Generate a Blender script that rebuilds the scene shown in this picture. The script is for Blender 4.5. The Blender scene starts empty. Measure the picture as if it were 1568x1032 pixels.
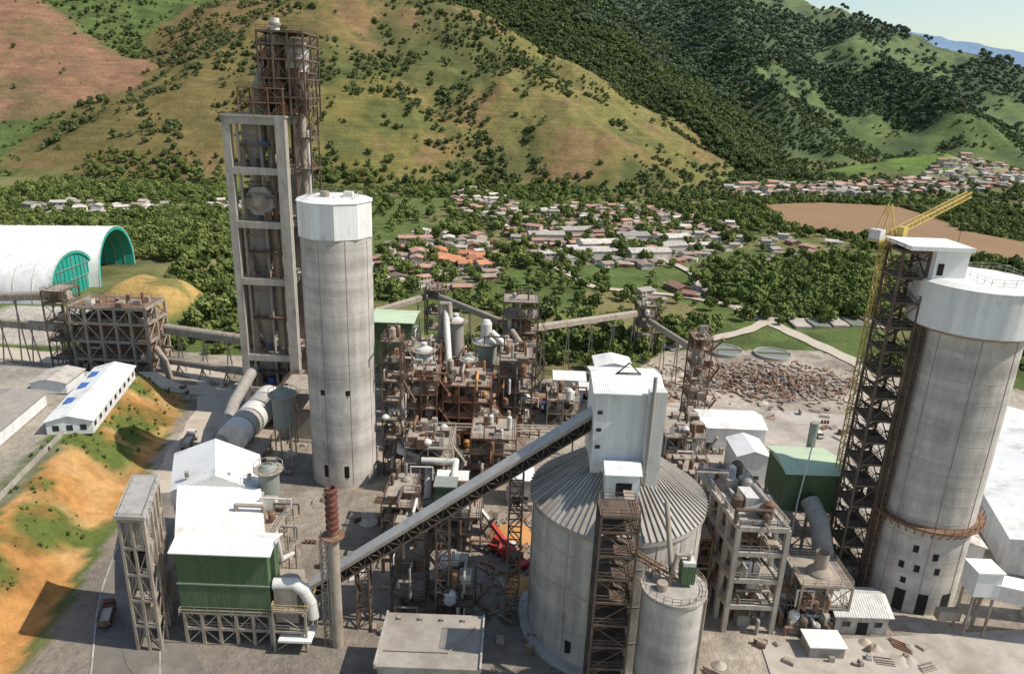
import bpy,math,random
import numpy as np
from mathutils import Vector,Matrix
random.seed(7);rng=np.random.default_rng(11)
scene=bpy.context.scene
COL=scene.collection
# ------------------------------------------------------------------ camera
th=math.radians(18.4);r=math.radians(2.2)
R0=Vector((1,0,0));U0=Vector((0,math.sin(th),math.cos(th)));Fw=Vector((0,math.cos(th),-math.sin(th)))
Rv=math.cos(r)*R0+math.sin(r)*U0;Uv=-math.sin(r)*R0+math.cos(r)*U0
cd=bpy.data.cameras.new('camera');cam=bpy.data.objects.new('camera',cd);COL.objects.link(cam)
M=Matrix((Rv,Uv,-Fw)).transposed().to_4x4();M.translation=Vector((0,0,90));cam.matrix_world=M
cd.sensor_width=36;cd.lens=1100/1568*36;cd.clip_end=30000;cd.clip_start=1;scene.camera=cam
# ------------------------------------------------------------------ light
saz=math.radians(97);sel=math.radians(50)
to_sun=Vector((math.sin(saz)*math.cos(sel),math.cos(saz)*math.cos(sel),math.sin(sel)))
ld=bpy.data.lights.new('sun','SUN');ld.energy=5.0;ld.angle=math.radians(.5);ld.color=(1,.94,.85)
lo=bpy.data.objects.new('sun',ld);COL.objects.link(lo);lo.rotation_euler=to_sun.to_track_quat('Z','Y').to_euler();lo.location=(200,0,300)
w=bpy.data.worlds.new("World");scene.world=w;w.use_nodes=True
nt=w.node_tree;bg=nt.nodes['Background'];sk=nt.nodes.new('ShaderNodeTexSky');sk.sky_type='NISHITA';sk.sun_disc=False
sk.sun_elevation=sel;sk.sun_rotation=saz;sk.air_density=1.35;sk.dust_density=.9;sk.ozone_density=1.3;sk.altitude=100
nt.links.new(sk.outputs[0],bg.inputs[0]);bg.inputs[1].default_value=.14
scene.view_settings.view_transform='Standard';scene.view_settings.look='None';scene.view_settings.exposure=0
# ------------------------------------------------------------------ materials
def N(nt,t,**k):
    n=nt.nodes.new(t)
    for a,b in k.items():setattr(n,a,b)
    return n
def mmath(nt,op,a,b=None,c=None):
    n=nt.nodes.new('ShaderNodeMath');n.operation=op
    for i,v in enumerate((a,b,c)):
        if v is None:continue
        if isinstance(v,(int,float)):n.inputs[i].default_value=v
        else:nt.links.new(v,n.inputs[i])
    return n.outputs[0]
def noise(nt,co,sc,stretch=(1,1,1),det=4,rough=.6):
    mp=nt.nodes.new('ShaderNodeMapping');mp.inputs['Scale'].default_value=stretch;nt.links.new(co,mp.inputs[0])
    n=nt.nodes.new('ShaderNodeTexNoise');n.inputs['Scale'].default_value=sc;n.inputs['Detail'].default_value=det;n.inputs['Roughness'].default_value=rough
    nt.links.new(mp.outputs[0],n.inputs['Vector']);return n.outputs['Fac']
MATS={}
def mat(name,c,iso=(.3,.25),band=None,streak=None,dirt=None,rough=.8,metal=0,bump=0,bscale=2,ribs=None,rnd=0,spec=.3):
    m=bpy.data.materials.new(name);m.use_nodes=True;nt=m.node_tree;p=nt.nodes['Principled BSDF']
    co=N(nt,'ShaderNodeTexCoord').outputs['Object']
    terms=[]
    if iso:terms.append((noise(nt,co,iso[0]),iso[1]));terms.append((noise(nt,co,iso[0]*7,det=3),iso[1]*.6))
    if band:
        terms.append((noise(nt,co,1,(.01,.01,band[0]),det=2,rough=.6),band[1]));terms.append((noise(nt,co,1,(.05,.05,band[0]*3),det=2),band[1]*.35))
    if streak:terms.append((noise(nt,co,1,(streak[0],streak[0],.03),det=4,rough=.7),streak[1]))
    acc=None
    for s,a in terms:
        v=mmath(nt,'MULTIPLY_ADD',s,2*a,-a)
        acc=v if acc is None else mmath(nt,'ADD',acc,v)
    if rnd:
        oi=N(nt,'ShaderNodeObjectInfo').outputs['Random'];v=mmath(nt,'MULTIPLY_ADD',oi,2*rnd,-rnd);acc=v if acc is None else mmath(nt,'ADD',acc,v)
    acc=mmath(nt,'ADD',acc if acc is not None else 0.0,1.0);acc=mmath(nt,'MAXIMUM',acc,.15)
    vs=N(nt,'ShaderNodeVectorMath',operation='SCALE');vs.inputs[0].default_value=c;nt.links.new(acc,vs.inputs['Scale'])
    out=vs.outputs[0]
    if dirt:
        dcol,dsc,dth=dirt
        n=noise(nt,co,dsc,(1,1,.5),det=6,rough=.7);f=N(nt,'ShaderNodeMapRange');nt.links.new(n,f.inputs[0]);f.inputs[1].default_value=dth;f.inputs[2].default_value=dth+.2
        mx=N(nt,'ShaderNodeMix',data_type='RGBA');nt.links.new(f.outputs[0],mx.inputs[0]);nt.links.new(out,mx.inputs[6]);mx.inputs[7].default_value=(*dcol,1);out=mx.outputs[2]
    nt.links.new(out,p.inputs['Base Color'])
    p.inputs['Roughness'].default_value=rough;p.inputs['Metallic'].default_value=metal;p.inputs['Specular IOR Level'].default_value=spec
    h=None
    if ribs:
        wv=N(nt,'ShaderNodeTexWave',bands_direction=ribs[0]);wv.inputs['Scale'].default_value=ribs[1];nt.links.new(co,wv.inputs[0]);h=wv.outputs['Fac'];bs=ribs[2]
    elif bump:h=noise(nt,co,bscale,det=5);bs=bump
    if h is not None:
        b=N(nt,'ShaderNodeBump');b.inputs['Strength'].default_value=1;b.inputs['Distance'].default_value=bs;nt.links.new(h,b.inputs['Height']);nt.links.new(b.outputs[0],p.inputs['Normal'])
    MATS[name]=m;return m
mat('concrete',(.45,.415,.37),(.12,.22),band=(.22,.6),streak=(.4,.5),dirt=((.30,.27,.235),.2,.52),bump=.05)
mat('concrete_old',(.40,.37,.325),(.2,.3),band=(.2,.45),streak=(.6,.8),dirt=((.22,.195,.17),.25,.51),bump=.05)
mat('concrete_frame',(.38,.345,.295),(.3,.3),streak=(.9,.5),dirt=((.23,.20,.17),.3,.53))
mat('white_cladding',(.72,.71,.68),(.1,.1),streak=(.6,.35),dirt=((.46,.43,.38),.25,.56),rough=.6)
mat('white_roof',(.78,.765,.72),(.1,.14),dirt=((.5,.46,.40),.15,.53),rough=.6,ribs=('X',1.0,.05))
mat('grey_cladding',(.38,.36,.325),(.2,.15),streak=(.5,.4),dirt=((.29,.25,.21),.3,.53),rough=.7,ribs=('X',.9,.05))
mat('galvanised_roof',(.38,.35,.31),(.15,.25),dirt=((.24,.195,.155),.12,.49),rough=.7,metal=.05)
mat('green_cladding',(.08,.13,.06),(.15,.2),streak=(.8,.4),dirt=((.13,.155,.10),.3,.51),rough=.65,ribs=('X',.9,.06))
mat('pale_green_roof',(.47,.56,.38),(.15,.12),dirt=((.4,.42,.32),.2,.55),rough=.6)
mat('teal_sheet',(.03,.32,.245),(.15,.15),streak=(.5,.2),rough=.5)
mat('dark_steel',(.115,.082,.06),(.4,.35),dirt=((.21,.145,.095),.5,.49),rough=.85)
mat('rust_steel',(.185,.10,.06),(.5,.35),dirt=((.28,.185,.12),.5,.49),rough=.9)
mat('red_steel',(.235,.095,.052),(.5,.3),dirt=((.30,.185,.115),.5,.52),rough=.85)
mat('grey_steel',(.32,.295,.26),(.4,.25),streak=(.8,.3),dirt=((.23,.17,.125),.5,.53),rough=.75)
mat('dusty_steel',(.345,.295,.235),(.5,.3),dirt=((.235,.17,.12),.6,.49),rough=.9)
mat('vessel_white',(.60,.58,.53),(.4,.12),streak=(1,.3),dirt=((.38,.33,.27),.5,.55),rough=.6)
mat('conveyor_cover',(.43,.41,.375),(.3,.2),dirt=((.31,.28,.235),.4,.51),rough=.8)
mat('vessel_greygreen',(.24,.26,.22),(.4,.15),streak=(1,.3),dirt=((.3,.28,.22),.5,.56),rough=.6)
mat('yellow_paint',(.55,.41,.13),(.4,.15),dirt=((.35,.25,.1),.6,.6),rough=.5)
mat('red_paint',(.42,.04,.03),(.4,.15),dirt=((.25,.1,.08),.6,.54),rough=.5)
mat('dark_red_paint',(.13,.035,.03),(.4,.15),dirt=((.2,.13,.09),.6,.5),rough=.6)
mat('rubber',(.02,.02,.02),(1,.3),rough=.9)
mat('glass_dark',(.03,.035,.04),None,rough=.15,spec=.6)
mat('opening_dark',(.025,.022,.02),(1,.3),rough=.9)
mat('orange_soil_surface',(.50,.25,.09),(.3,.3),rough=1)
mat('asphalt',(.175,.155,.13),(.08,.4),dirt=((.31,.27,.215),.06,.48),rough=.95)
mat('dusty_road',(.49,.42,.33),(.08,.35),dirt=((.35,.29,.22),.08,.50),rough=.95)
mat('concrete_pad',(.42,.37,.31),(.06,.4),dirt=((.27,.23,.185),.07,.47),rough=.95)
mat('flat_roof',(.33,.29,.24),(.2,.3),dirt=((.23,.2,.165),.15,.48),rough=.95)
mat('river_water',(.27,.165,.085),(.01,.15),rough=.7,spec=.15)
mat('pond_water',(.20,.22,.17),(.05,.1),rough=.3)
mat('trunk_bark',(.09,.07,.05),(2,.3),rough=1)
mat('blue_paint',(.06,.14,.36),(.4,.15),dirt=((.25,.25,.25),.4,.55),rough=.5)
mat('scrap_brown',(.24,.155,.10),(.5,.4),dirt=((.35,.26,.19),.5,.5),rough=.95)
mat('house_white',(.60,.55,.48),(.3,.15),dirt=((.4,.34,.28),.4,.54),rnd=.25)
mat('house_cream',(.48,.39,.30),(.3,.15),dirt=((.4,.3,.22),.4,.58),rnd=.2)
mat('house_brick',(.34,.19,.13),(.6,.2),rnd=.15)
mat('roof_tile',(.38,.215,.15),(.5,.3),dirt=((.25,.17,.13),.4,.50),rnd=.35)
mat('roof_tile_dull',(.32,.23,.18),(.5,.3),dirt=((.2,.165,.14),.4,.5),rnd=.35)
mat('roof_fibre',(.48,.43,.37),(.5,.2),dirt=((.28,.24,.2),.4,.48),rnd=.4)
mat('roof_orange',(.46,.20,.105),(.5,.25),rnd=.2)
def leafmat(name,a,b):
    m=bpy.data.materials.new(name);m.use_nodes=True;nt=m.node_tree;p=nt.nodes['Principled BSDF']
    co=N(nt,'ShaderNodeTexCoord').outputs['Object'];n=noise(nt,co,5,det=3);oi=N(nt,'ShaderNodeObjectInfo').outputs['Random']
    f=mmath(nt,'MULTIPLY_ADD',n,.9,-.25);f=mmath(nt,'MULTIPLY_ADD',oi,.8,f)
    cr=N(nt,'ShaderNodeValToRGB');cr.color_ramp.elements[0].color=(*a,1);cr.color_ramp.elements[1].color=(*b,1);cr.color_ramp.elements[0].position=.1;cr.color_ramp.elements[1].position=.95
    nt.links.new(f,cr.inputs[0]);nt.links.new(cr.outputs[0],p.inputs['Base Color']);p.inputs['Roughness'].default_value=.8;p.inputs['Specular IOR Level'].default_value=.1
    MATS[name]=m
leafmat('foliage',(.055,.085,.022),(.19,.225,.065))
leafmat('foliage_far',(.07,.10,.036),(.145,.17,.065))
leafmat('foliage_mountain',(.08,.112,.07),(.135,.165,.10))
# ------------------------------------------------------------------ mesh builder
class B:
    def __init__(s):s.v=[];s.f=[];s.m=[];s.sm=[];s.ms=[];s.base=0
    def mi(s,m):
        if m not in s.ms:s.ms.append(m)
        return s.ms.index(m)
    def add(s,vs,fs,m,smooth=False):
        o=len(s.v);s.v+=[tuple(v) for v in vs];k=s.mi(m)
        for f in fs:s.f.append(tuple(i+o for i in f));s.m.append(k);s.sm.append(smooth)
    def box(s,x0,x1,y0,y1,z0,z1,m,rot=0,c=None):
        vs=[(x,y,z) for z in (z0,z1) for x,y in ((x0,y0),(x1,y0),(x1,y1),(x0,y1))]
        if rot:
            cx,cy=c if c else ((x0+x1)/2,(y0+y1)/2);a=math.cos(rot);b=math.sin(rot)
            vs=[(cx+(x-cx)*a-(y-cy)*b,cy+(x-cx)*b+(y-cy)*a,z) for x,y,z in vs]
        s.add(vs,[(3,2,1,0),(4,5,6,7),(0,1,5,4),(1,2,6,5),(2,3,7,6),(3,0,4,7)],m)
    def beam(s,p,q,w,m,h=None):
        p=Vector(p);q=Vector(q);d=q-p
        if d.length<1e-6:return
        d.normalize();u=Vector((0,0,1)) if abs(d.z)<.95 else Vector((0,1,0))
        a=d.cross(u).normalized()*(w/2);b=a.cross(d).normalized()*((h or w)/2)
        vs=[p-a-b,p+a-b,p+a+b,p-a+b,q-a-b,q+a-b,q+a+b,q-a+b]
        s.add(vs,[(0,1,2,3),(7,6,5,4),(4,5,1,0),(5,6,2,1),(6,7,3,2),(7,4,0,3)],m)
    def cyl(s,p,q,r1,r2=None,m='concrete',n=20,caps=True,ph=0):
        r2=r1 if r2 is None else r2;p=Vector(p);q=Vector(q);d=(q-p).normalized()
        u=Vector((1,0,0)) if abs(d.x)<.9 else Vector((0,1,0));a=d.cross(u).normalized();b=d.cross(a)
        cs=[(math.cos(ph+2*math.pi*i/n),math.sin(ph+2*math.pi*i/n)) for i in range(n)]
        A=[p+a*(x*r1)+b*(y*r1) for x,y in cs];C=[q+a*(x*r2)+b*(y*r2) for x,y in cs]
        s.add(A+C,[(i,(i+1)%n,n+(i+1)%n,n+i)[::1] for i in range(n)],m,n>12)
        if caps:
            if r1>0:s.add(A,[tuple(range(n))[::-1]],m)
            if r2>0:s.add(C,[tuple(range(n))],m)
    def lathe(s,x,y,prof,m,n=20):
        for (r1,z1),(r2,z2) in zip(prof,prof[1:]):
            vs=[(x+rr*math.cos(2*math.pi*i/n),y+rr*math.sin(2*math.pi*i/n),z) for rr,z in ((r1,z1),(r2,z2)) for i in range(n)]
            s.add(vs,[(i,(i+1)%n,n+(i+1)%n,n+i) for i in range(n)],m,True)
    def pipe(s,pts,r,m,n=14):
        for p,q in zip(pts,pts[1:]):s.cyl(p,q,r,r,m,n)
        for p in pts[1:-1]:s.ball(p,r*1.03,m,n)
    def ball(s,p,r,m,n=14,zs=1,half=False):
        pr=[];k=7;a0=0 if half else -math.pi/2
        for i in range(k+1):
            a=a0+(math.pi/2-a0)*i/k;pr.append((max(r*math.cos(a),1e-3),p[2]+r*zs*math.sin(a)))
        s.lathe(p[0],p[1],pr,m,n)
    def lat(s,p,q,w,step,t,m,h=None):
        p=Vector(p);q=Vector(q);d=q-p;L=d.length;d.normalize();u=Vector((0,0,1)) if abs(d.z)<.9 else Vector((0,1,0))
        a=d.cross(u).normalized()*(w/2);b=a.cross(d).normalized()*((h or w)/2);cs=[-a-b,a-b,a+b,-a+b];n=max(1,round(L/step))
        for c in cs:s.beam(p+c,q+c,t*1.3,m)
        for i in range(n):
            e=p+d*(L*i/n);g=p+d*(L*(i+1)/n)
            for k in range(4):
                c0=cs[k];c1=cs[(k+1)%4]
                s.beam(e+c0,e+c1,t*.8,m)
                if (i+k)%2:s.beam(e+c0,g+c1,t*.7,m)
                else:s.beam(e+c1,g+c0,t*.7,m)
    def rail(s,x0,x1,y0,y1,z,m,h=1.1,t=.09):
        c=[(x0,y0),(x1,y0),(x1,y1),(x0,y1)]
        for i in range(4):
            a=c[i];b=c[(i+1)%4];L=math.dist(a,b);n=max(1,int(L/2))
            for hh in (h*.5,h):s.beam((*a,z+hh),(*b,z+hh),t,m)
            for k in range(n):
                x=a[0]+(b[0]-a[0])*k/n;y=a[1]+(b[1]-a[1])*k/n;s.beam((x,y,z),(x,y,z+h),t,m)
    def gable(s,x0,x1,y0,y1,z0,ze,zr,wall,roof,axis='x',ov=.4,c=None,rot=0):
        st=len(s.v)
        s.box(x0,x1,y0,y1,z0,ze,wall)
        if axis=='x':
            ym=(y0+y1)/2
            s.add([(x0,y0,ze),(x0,y1,ze),(x0,ym,zr)],[(0,2,1)],wall);s.add([(x1,y0,ze),(x1,y1,ze),(x1,ym,zr)],[(0,1,2)],wall)
            k=(zr-ze)/(ym-y0)
            for sy,yy in ((-1,y0),(1,y1)):
                e=(yy+sy*ov,ze-k*ov)
                vs=[(x0-ov,e[0],e[1]+.05),(x1+ov,e[0],e[1]+.05),(x1+ov,ym,zr+.05),(x0-ov,ym,zr+.05)]
                vs+=[(a,b,d+.18) for a,b,d in vs];s.add(vs,[(3,2,1,0),(4,5,6,7),(0,1,5,4),(1,2,6,5),(2,3,7,6),(3,0,4,7)],roof)
        else:
            xm=(x0+x1)/2
            s.add([(x0,y0,ze),(x1,y0,ze),(xm,y0,zr)],[(0,1,2)],wall);s.add([(x0,y1,ze),(x1,y1,ze),(xm,y1,zr)],[(0,2,1)],wall)
            k=(zr-ze)/(xm-x0)
            for sx,xx in ((-1,x0),(1,x1)):
                e=(xx+sx*ov,ze-k*ov)
                vs=[(e[0],y0-ov,e[1]+.05),(e[0],y1+ov,e[1]+.05),(xm,y1+ov,zr+.05),(xm,y0-ov,zr+.05)]
                vs+=[(a,b,d+.18) for a,b,d in vs];s.add(vs,[(3,2,1,0),(4,5,6,7),(0,1,5,4),(1,2,6,5),(2,3,7,6),(3,0,4,7)],roof)
        if rot:s.rotate(st,rot,c or ((x0+x1)/2,(y0+y1)/2))
    def rotate(s,st,rot,c):
        a=math.cos(rot);b=math.sin(rot)
        for i in range(st,len(s.v)):
            x,y,z=s.v[i];s.v[i]=(c[0]+(x-c[0])*a-(y-c[1])*b,c[1]+(x-c[0])*b+(y-c[1])*a,z)
    def shift(s,dx,dy=0,dz=0):s.v=[(x+dx,y+dy,z+dz) for x,y,z in s.v]
    def frame(s,x0,x1,y0,y1,levels,m,w=.5,nx=1,ny=1,floor='dusty_steel',brace=True,rail=True,ft=.2,fm=None):
        xs=[x0+(x1-x0)*i/nx for i in range(nx+1)];ys=[y0+(y1-y0)*i/ny for i in range(ny+1)]
        zb=s.base
        for x in xs:
            for y in ys:
                if nx>1 and ny>1 and x not in(x0,x1) and y not in (y0,y1):continue
                s.beam((x,y,zb),(x,y,levels[-1]),w,m)
        for li,z in enumerate(levels):
            if z<=0:continue
            for y in (y0,y1):s.beam((x0,y,z),(x1,y,z),w*.85,m,w*1.1)
            for x in (x0,x1):s.beam((x,y0,z),(x,y1,z),w*.85,m,w*1.1)
            if floor:s.box(x0+w*.3,x1-w*.3,y0+w*.3,y1-w*.3,z-ft/2,z+ft/2,floor)
            if rail:s.rail(x0,x1,y0,y1,z+w*.5,m)
            if brace:
                zp=levels[li-1] if li else zb
                for i in range(nx):
                    if (i+li)%2==0:
                        for y in (y0,y1):s.beam((xs[i],y,zp),(xs[i+1],y,z),w*.4,m)
                    else:
                        for y in (y0,y1):s.beam((xs[i+1],y,zp),(xs[i],y,z),w*.4,m)
                for i in range(ny):
                    for x in (x0,x1):s.beam((x,ys[i],zp),(x,ys[i+1],z),w*.4,m)
    def stairs(s,x0,x1,y0,y1,z0,z1,m,step=3.2,w=.9):
        z=z0;k=0
        while z<z1-.5:
            zn=min(z+step,z1);y=(y0+.25*(y1-y0)) if k%2 else (y0+.75*(y1-y0));a,b=(x0,x1) if k%2 else (x1,x0)
            s.beam((a,y,z),(b,y,zn),w,m,.18)
            s.beam((a,y-w/2,z+1),(b,y-w/2,zn+1),.08,m);s.beam((a,y+w/2,z+1),(b,y+w/2,zn+1),.08,m)
            xe=b+(.5 if b>a else -.5);s.box(min(b,xe),max(b,xe),y0,y1,zn-.1,zn,m)
            z=zn;k+=1
    def win(s,x,z,y,w,h,m='glass_dark',fr='concrete_frame'):
        s.box(x-w/2,x+w/2,y-.06,y,z-h/2,z+h/2,m)
        s.box(x-w/2-.1,x+w/2+.1,y-.12,y-.0,z-h/2-.12,z-h/2-.003,fr)
    def done(s,name,loc=None):
        me=bpy.data.meshes.new(name);me.from_pydata(s.v,[],s.f)
        for m in s.ms:me.materials.append(MATS[m])
        me.polygons.foreach_set('material_index',s.m);me.polygons.foreach_set('use_smooth',s.sm);me.update()
        o=bpy.data.objects.new(name,me);COL.objects.link(o);return o
# ------------------------------------------------------------------ noise + terrain
def hsh(ix,iy,s):
    n=(ix*374761393+iy*668265263+s*1442695041)&0x7fffffff
    n=((n^(n>>13))*1274126177)&0x7fffffff
    return ((n^(n>>16))&0xffff)/65535.
def vn(x,y,s=0):
    ix=np.floor(x).astype(np.int64);iy=np.floor(y).astype(np.int64);fx=x-ix;fy=y-iy;fx=fx*fx*(3-2*fx);fy=fy*fy*(3-2*fy)
    a=hsh(ix,iy,s);b=hsh(ix+1,iy,s);c=hsh(ix,iy+1,s);d=hsh(ix+1,iy+1,s)
    return a+(b-a)*fx+(c-a)*fy+(a-b-c+d)*fx*fy
def fbm(x,y,sc,s=0,o=4):
    t=0;a=1;n=0
    for k in range(o):t=t+a*vn(x/sc*2**k+17*k,y/sc*2**k-9*k,s+k);n+=a;a*=.5
    return t/n
def sstep(a,b,x):
    t=np.clip((x-a)/(b-a),0,1);return t*t*(3-2*t)
def gully(x,y):return 1-np.abs(2*fbm(x,y,130,21,3)-1)
RIDGES={
'A':(.56,[(160,752,0),(97,850,51),(52,920,90),(-21,1020,143),(-97,1120,200),(-185,1220,262),(-320,1400,340),(-500,1700,420)]),
'A2':(.50,[(-560,740,0),(-440,850,62),(-340,1000,160),(-290,1120,215),(-185,1220,262)]),
'B':(.46,[(-1300,900,220),(-1000,1180,270),(-800,1400,330),(-500,1700,420)]),
'C':(.60,[(370,1010,0),(298,1200,62),(209,1400,160),(101,1600,280),(0,1850,400),(-300,2200,560)]),
'D':(.50,[(2400,1500,60),(1600,1750,120),(1298,1950,190),(1083,2100,280),(850,2200,356),(600,2400,470),(300,2700,620)]),
'D2':(.62,[(560,1300,20),(500,1450,95),(480,1650,180),(500,1900,300),(600,2400,470)]),
'D3':(.55,[(900,1350,30),(860,1500,100),(800,1750,200),(850,2200,350)]),
'D4':(.3,[(500,1080,6),(640,1130,34),(720,1150,20)]),
'E':(.35,[(1500,5200,300),(2600,6000,760),(3100,6200,690),(3500,6200,640),(4200,6100,540),(5600,5600,350)]),
}
RK=list(RIDGES)
def rh(x,y,slope,pts):
    best=np.full(x.shape,-1e9)
    for (x0,y0,z0),(x1,y1,z1) in zip(pts,pts[1:]):
        dx,dy=x1-x0,y1-y0;t=np.clip(((x-x0)*dx+(y-y0)*dy)/(dx*dx+dy*dy),0,1)
        d=np.hypot(x-x0-t*dx,y-y0-t*dy);best=np.maximum(best,z0+t*(z1-z0)-slope*np.sqrt(d*d+64)+slope*8)
    return best
FOOT=[(60,-72),(90,-76),(98,-78),(133,-84),(163,-89),(195,-95),(215,-110)]
def foot(y):return np.interp(y,[a for a,b in FOOT],[b for a,b in FOOT])
def terr(x,y):
    wx=x+ (fbm(x,y,180,3)-.5)*70;wy=y+(fbm(x,y,180,8)-.5)*70
    k=np.clip((y-700)/300,0,1);wx=x+(wx-x)*k;wy=y+(wy-y)*k
    hs=np.stack([rh(wx,wy,*RIDGES[r]) for r in RK])
    lab=hs.argmax(0);mx=np.maximum(hs.max(0),0)
    kk=7.;h=kk*np.log(np.exp((0-mx)/kk)+np.exp(np.clip((hs-mx)/kk,-60,0)).sum(0))+mx
    h=np.where(mx>0.01,h,0)*1.0
    rg=gully(x,y);g2=1-np.abs(2*fbm(x,y,45,31,3)-1)
    h=h+np.clip(h/60,0,1)*((rg-.75)*26+(g2-.7)*8+(fbm(x,y,14,5,2)-.5)*3)
    h=np.where(mx>0.01,np.maximum(h,0),0)
    hill=h.copy()
    h=h+sstep(300,420,y)*(fbm(x,y,90,41,3)-.45)*5*(1-sstep(20,60,hill))
    d=foot(y)-x
    tz=10*sstep(1,15,d+ (fbm(x,y,9,51,3)-.5)*4)*(1-sstep(192,212,y))*sstep(40,70,y)
    tz=tz+np.clip((d-26)/60,0,1)*4*(1-sstep(180,215,y))
    tz=tz+8*sstep(-150,-166,x)*sstep(236,256,y)*(1-sstep(380,420,y))
    tz=tz+13*np.exp(-(((x+148)/14)**4+((y-285)/20)**4))
    h=h+tz
    return h,lab,hill,tz
def inpoly(x,y,poly):
    c=np.zeros(np.shape(x),bool);n=len(poly);j=n-1
    for i in range(n):
        xi,yi=poly[i];xj,yj=poly[j]
        c^=((yi>y)!=(yj>y))&(x<(xj-xi)*(y-yi)/((yj-yi) or 1e-9)+xi);j=i
    return c
PLANT=[(-72,20),(-76,90),(-84,133),(-89,163),(-96,198),(-140,206),(-180,225),(-150,238),(-60,236),(-40,225),(20,228),(45,240),(60,262),(120,268),(135,250),(175,235),(260,180),(260,20)]
VIL1=[(-85,345),(-75,455),(-60,500),(-15,470),(-5,420),(-5,365),(-30,330)]
VIL2=[(-10,520),(-45,600),(-70,720),(-35,740),(10,600),(60,640),(120,640),(175,560),(160,500),(130,445),(100,420),(75,400),(20,400),(5,450)]
VIL3=[(180,770),(300,880),(500,1000),(760,1200),(820,1150),(640,960),(480,860),(300,790),(230,740)]
VIL4=[(-370,490),(-350,560),(-240,570),(-250,515)];VIL5=[(-245,520),(-245,590),(-180,590),(-180,530)]
RIVER=[(212,572),(236,690),(300,722),(372,718),(372,640),(356,575),(378,525),(430,490),(560,480),(560,425),(400,420),(330,432),(296,468),(300,508),(280,526),(262,532)]
REDZ=[(-1150,860),(-640,800),(-560,820),(-475,890),(-470,985),(-545,1050),(-700,1120),(-1150,1190)]
def redmask(x,y):return inpoly(x+(fbm(x,y,18,71,4)-.5)*40,y+(fbm(x,y,60,61,5)-.5)*60,REDZ)
def colour(x,y,h,lab,hill,tz):
    n1=fbm(x,y,60,61,5);n2=fbm(x,y,18,71,4);n3=fbm(x,y,200,81,4);gl=gully(x,y)
    def C(r,g,b):return np.array([r,g,b])
    out=np.zeros(x.shape+(3,));
    def mixin(mask,c):
        nonlocal out
        m=np.clip(mask,0,1)[...,None];out=out*(1-m)+m*c
    out[:]=C(.115,.15,.045)
    mixin(sstep(.5,.62,n1),C(.19,.175,.075));mixin(sstep(.58,.66,n2)*.7,C(.07,.095,.03))
    hl=sstep(2,14,hill)
    isA=(lab==0)|(lab==1);isB=(lab==2);isC=(lab==3);isD=(lab>=4)&(lab<=7);isE=lab==8
    A=hl*isA
    mixin(A,C(.20,.145,.06));mixin(A*sstep(.46,.60,n3)*.8,C(.18,.16,.05));mixin(A*sstep(.52,.66,n1)*.8,C(.115,.125,.042));mixin(A*sstep(.56,.68,n2)*.7,C(.095,.10,.036))
    mixin(A*sstep(-80,60,x)*sstep(20,60,hill)*.6,C(.20,.18,.065))
    mixin(A*sstep(.42,.30,n1)*.8,C(.235,.145,.075));mixin(A*sstep(.66,.5,gl)*.75,C(.085,.10,.038))
    mixin(A*sstep(-220,-330,x)*.55,C(.17,.12,.052))
    Bm=hl*isB;mixin(Bm,C(.105,.14,.042));mixin(Bm*sstep(.48,.6,n2)*.8,C(.075,.10,.035))
    Cm=hl*isC;mixin(Cm,C(.07,.095,.038))
    Dm=hl*isD;mixin(Dm,C(.08,.11,.05));mixin(Dm*sstep(.50,.57,n3),C(.14,.175,.06));mixin(Dm*(lab==7),C(.15,.22,.05))
    mixin(Dm*sstep(.52,.62,n1)*.7,C(.08,.105,.05))
    red=redmask(x,y)*1.
    mixin(red,C(.27,.145,.09));mixin(red*sstep(.45,.6,n2)*.55,C(.20,.13,.075));mixin(red*sstep(.56,.64,n1)*.5,C(.12,.12,.05))
    haze_tint=sstep(1000,3400,y)*.36;mixin(haze_tint,C(.14,.18,.195))  # aerial haze painted into the ground colour, blue-grey growing with distance
    mixin(1.*isE*hl,C(.16,.235,.33))  # farthest ridge: its blue is air haze baked into the base colour
    for V in (VIL1,VIL2,VIL3,VIL4,VIL5):mixin(inpoly(x+(n2-.5)*14,y+(n1-.5)*14,V)*.6*sstep(.3,.55,n2),C(.34,.28,.20))
    mixin(inpoly(x+(n2-.5)*16,y,[(10,290),(45,355),(75,345),(90,300),(60,275)])*.8,C(.25,.205,.09))
    mixin(inpoly(x+(n2-.5)*16,y,[(150,400),(210,480),(330,520),(310,380),(230,330)])*.7,C(.14,.17,.055))
    P=inpoly(x+(n2-.5)*5,y+(n1-.5)*5,PLANT)*(hill<1)
    mixin(P*1.,C(.43,.365,.285));mixin(P*sstep(.5,.65,n2)*.6,C(.29,.24,.185));mixin(P*sstep(.55,.65,fbm(x,y,30,91,4))*.5,C(.52,.45,.36))
    mixin(P*sstep(.56,.66,fbm(x,y,9,191,4))*.6,C(.20,.17,.135))
    bt=P*sstep(150,125,y+ (n2-.5)*20)*sstep(45,20,x+(n1-.5)*20);mixin(bt*.8,C(.24,.205,.165))
    d=foot(y)-x;em=(d>1)&(d<17+(n2-.5)*4)&(y<205)
    g14=fbm(x,y,14,95,4)
    mixin(em*1.,C(.52,.265,.09));mixin(em*sstep(.50,.58,g14+.13*sstep(130,175,y))*1.,C(.125,.155,.04));mixin(em*sstep(.55,.6,fbm(x,y,7,99,3))*.6,C(.60,.37,.16));mixin(em*sstep(.58,.66,fbm(x,y,5,299,3))*.5,C(.36,.16,.055))
    te=(d>=16)&(y<212);mixin(te*.95,C(.42,.37,.30));mixin(te*(d<22)*1.,C(.12,.155,.04));mixin(te*sstep(.5,.6,n2)*.5,C(.26,.23,.18))
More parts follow.
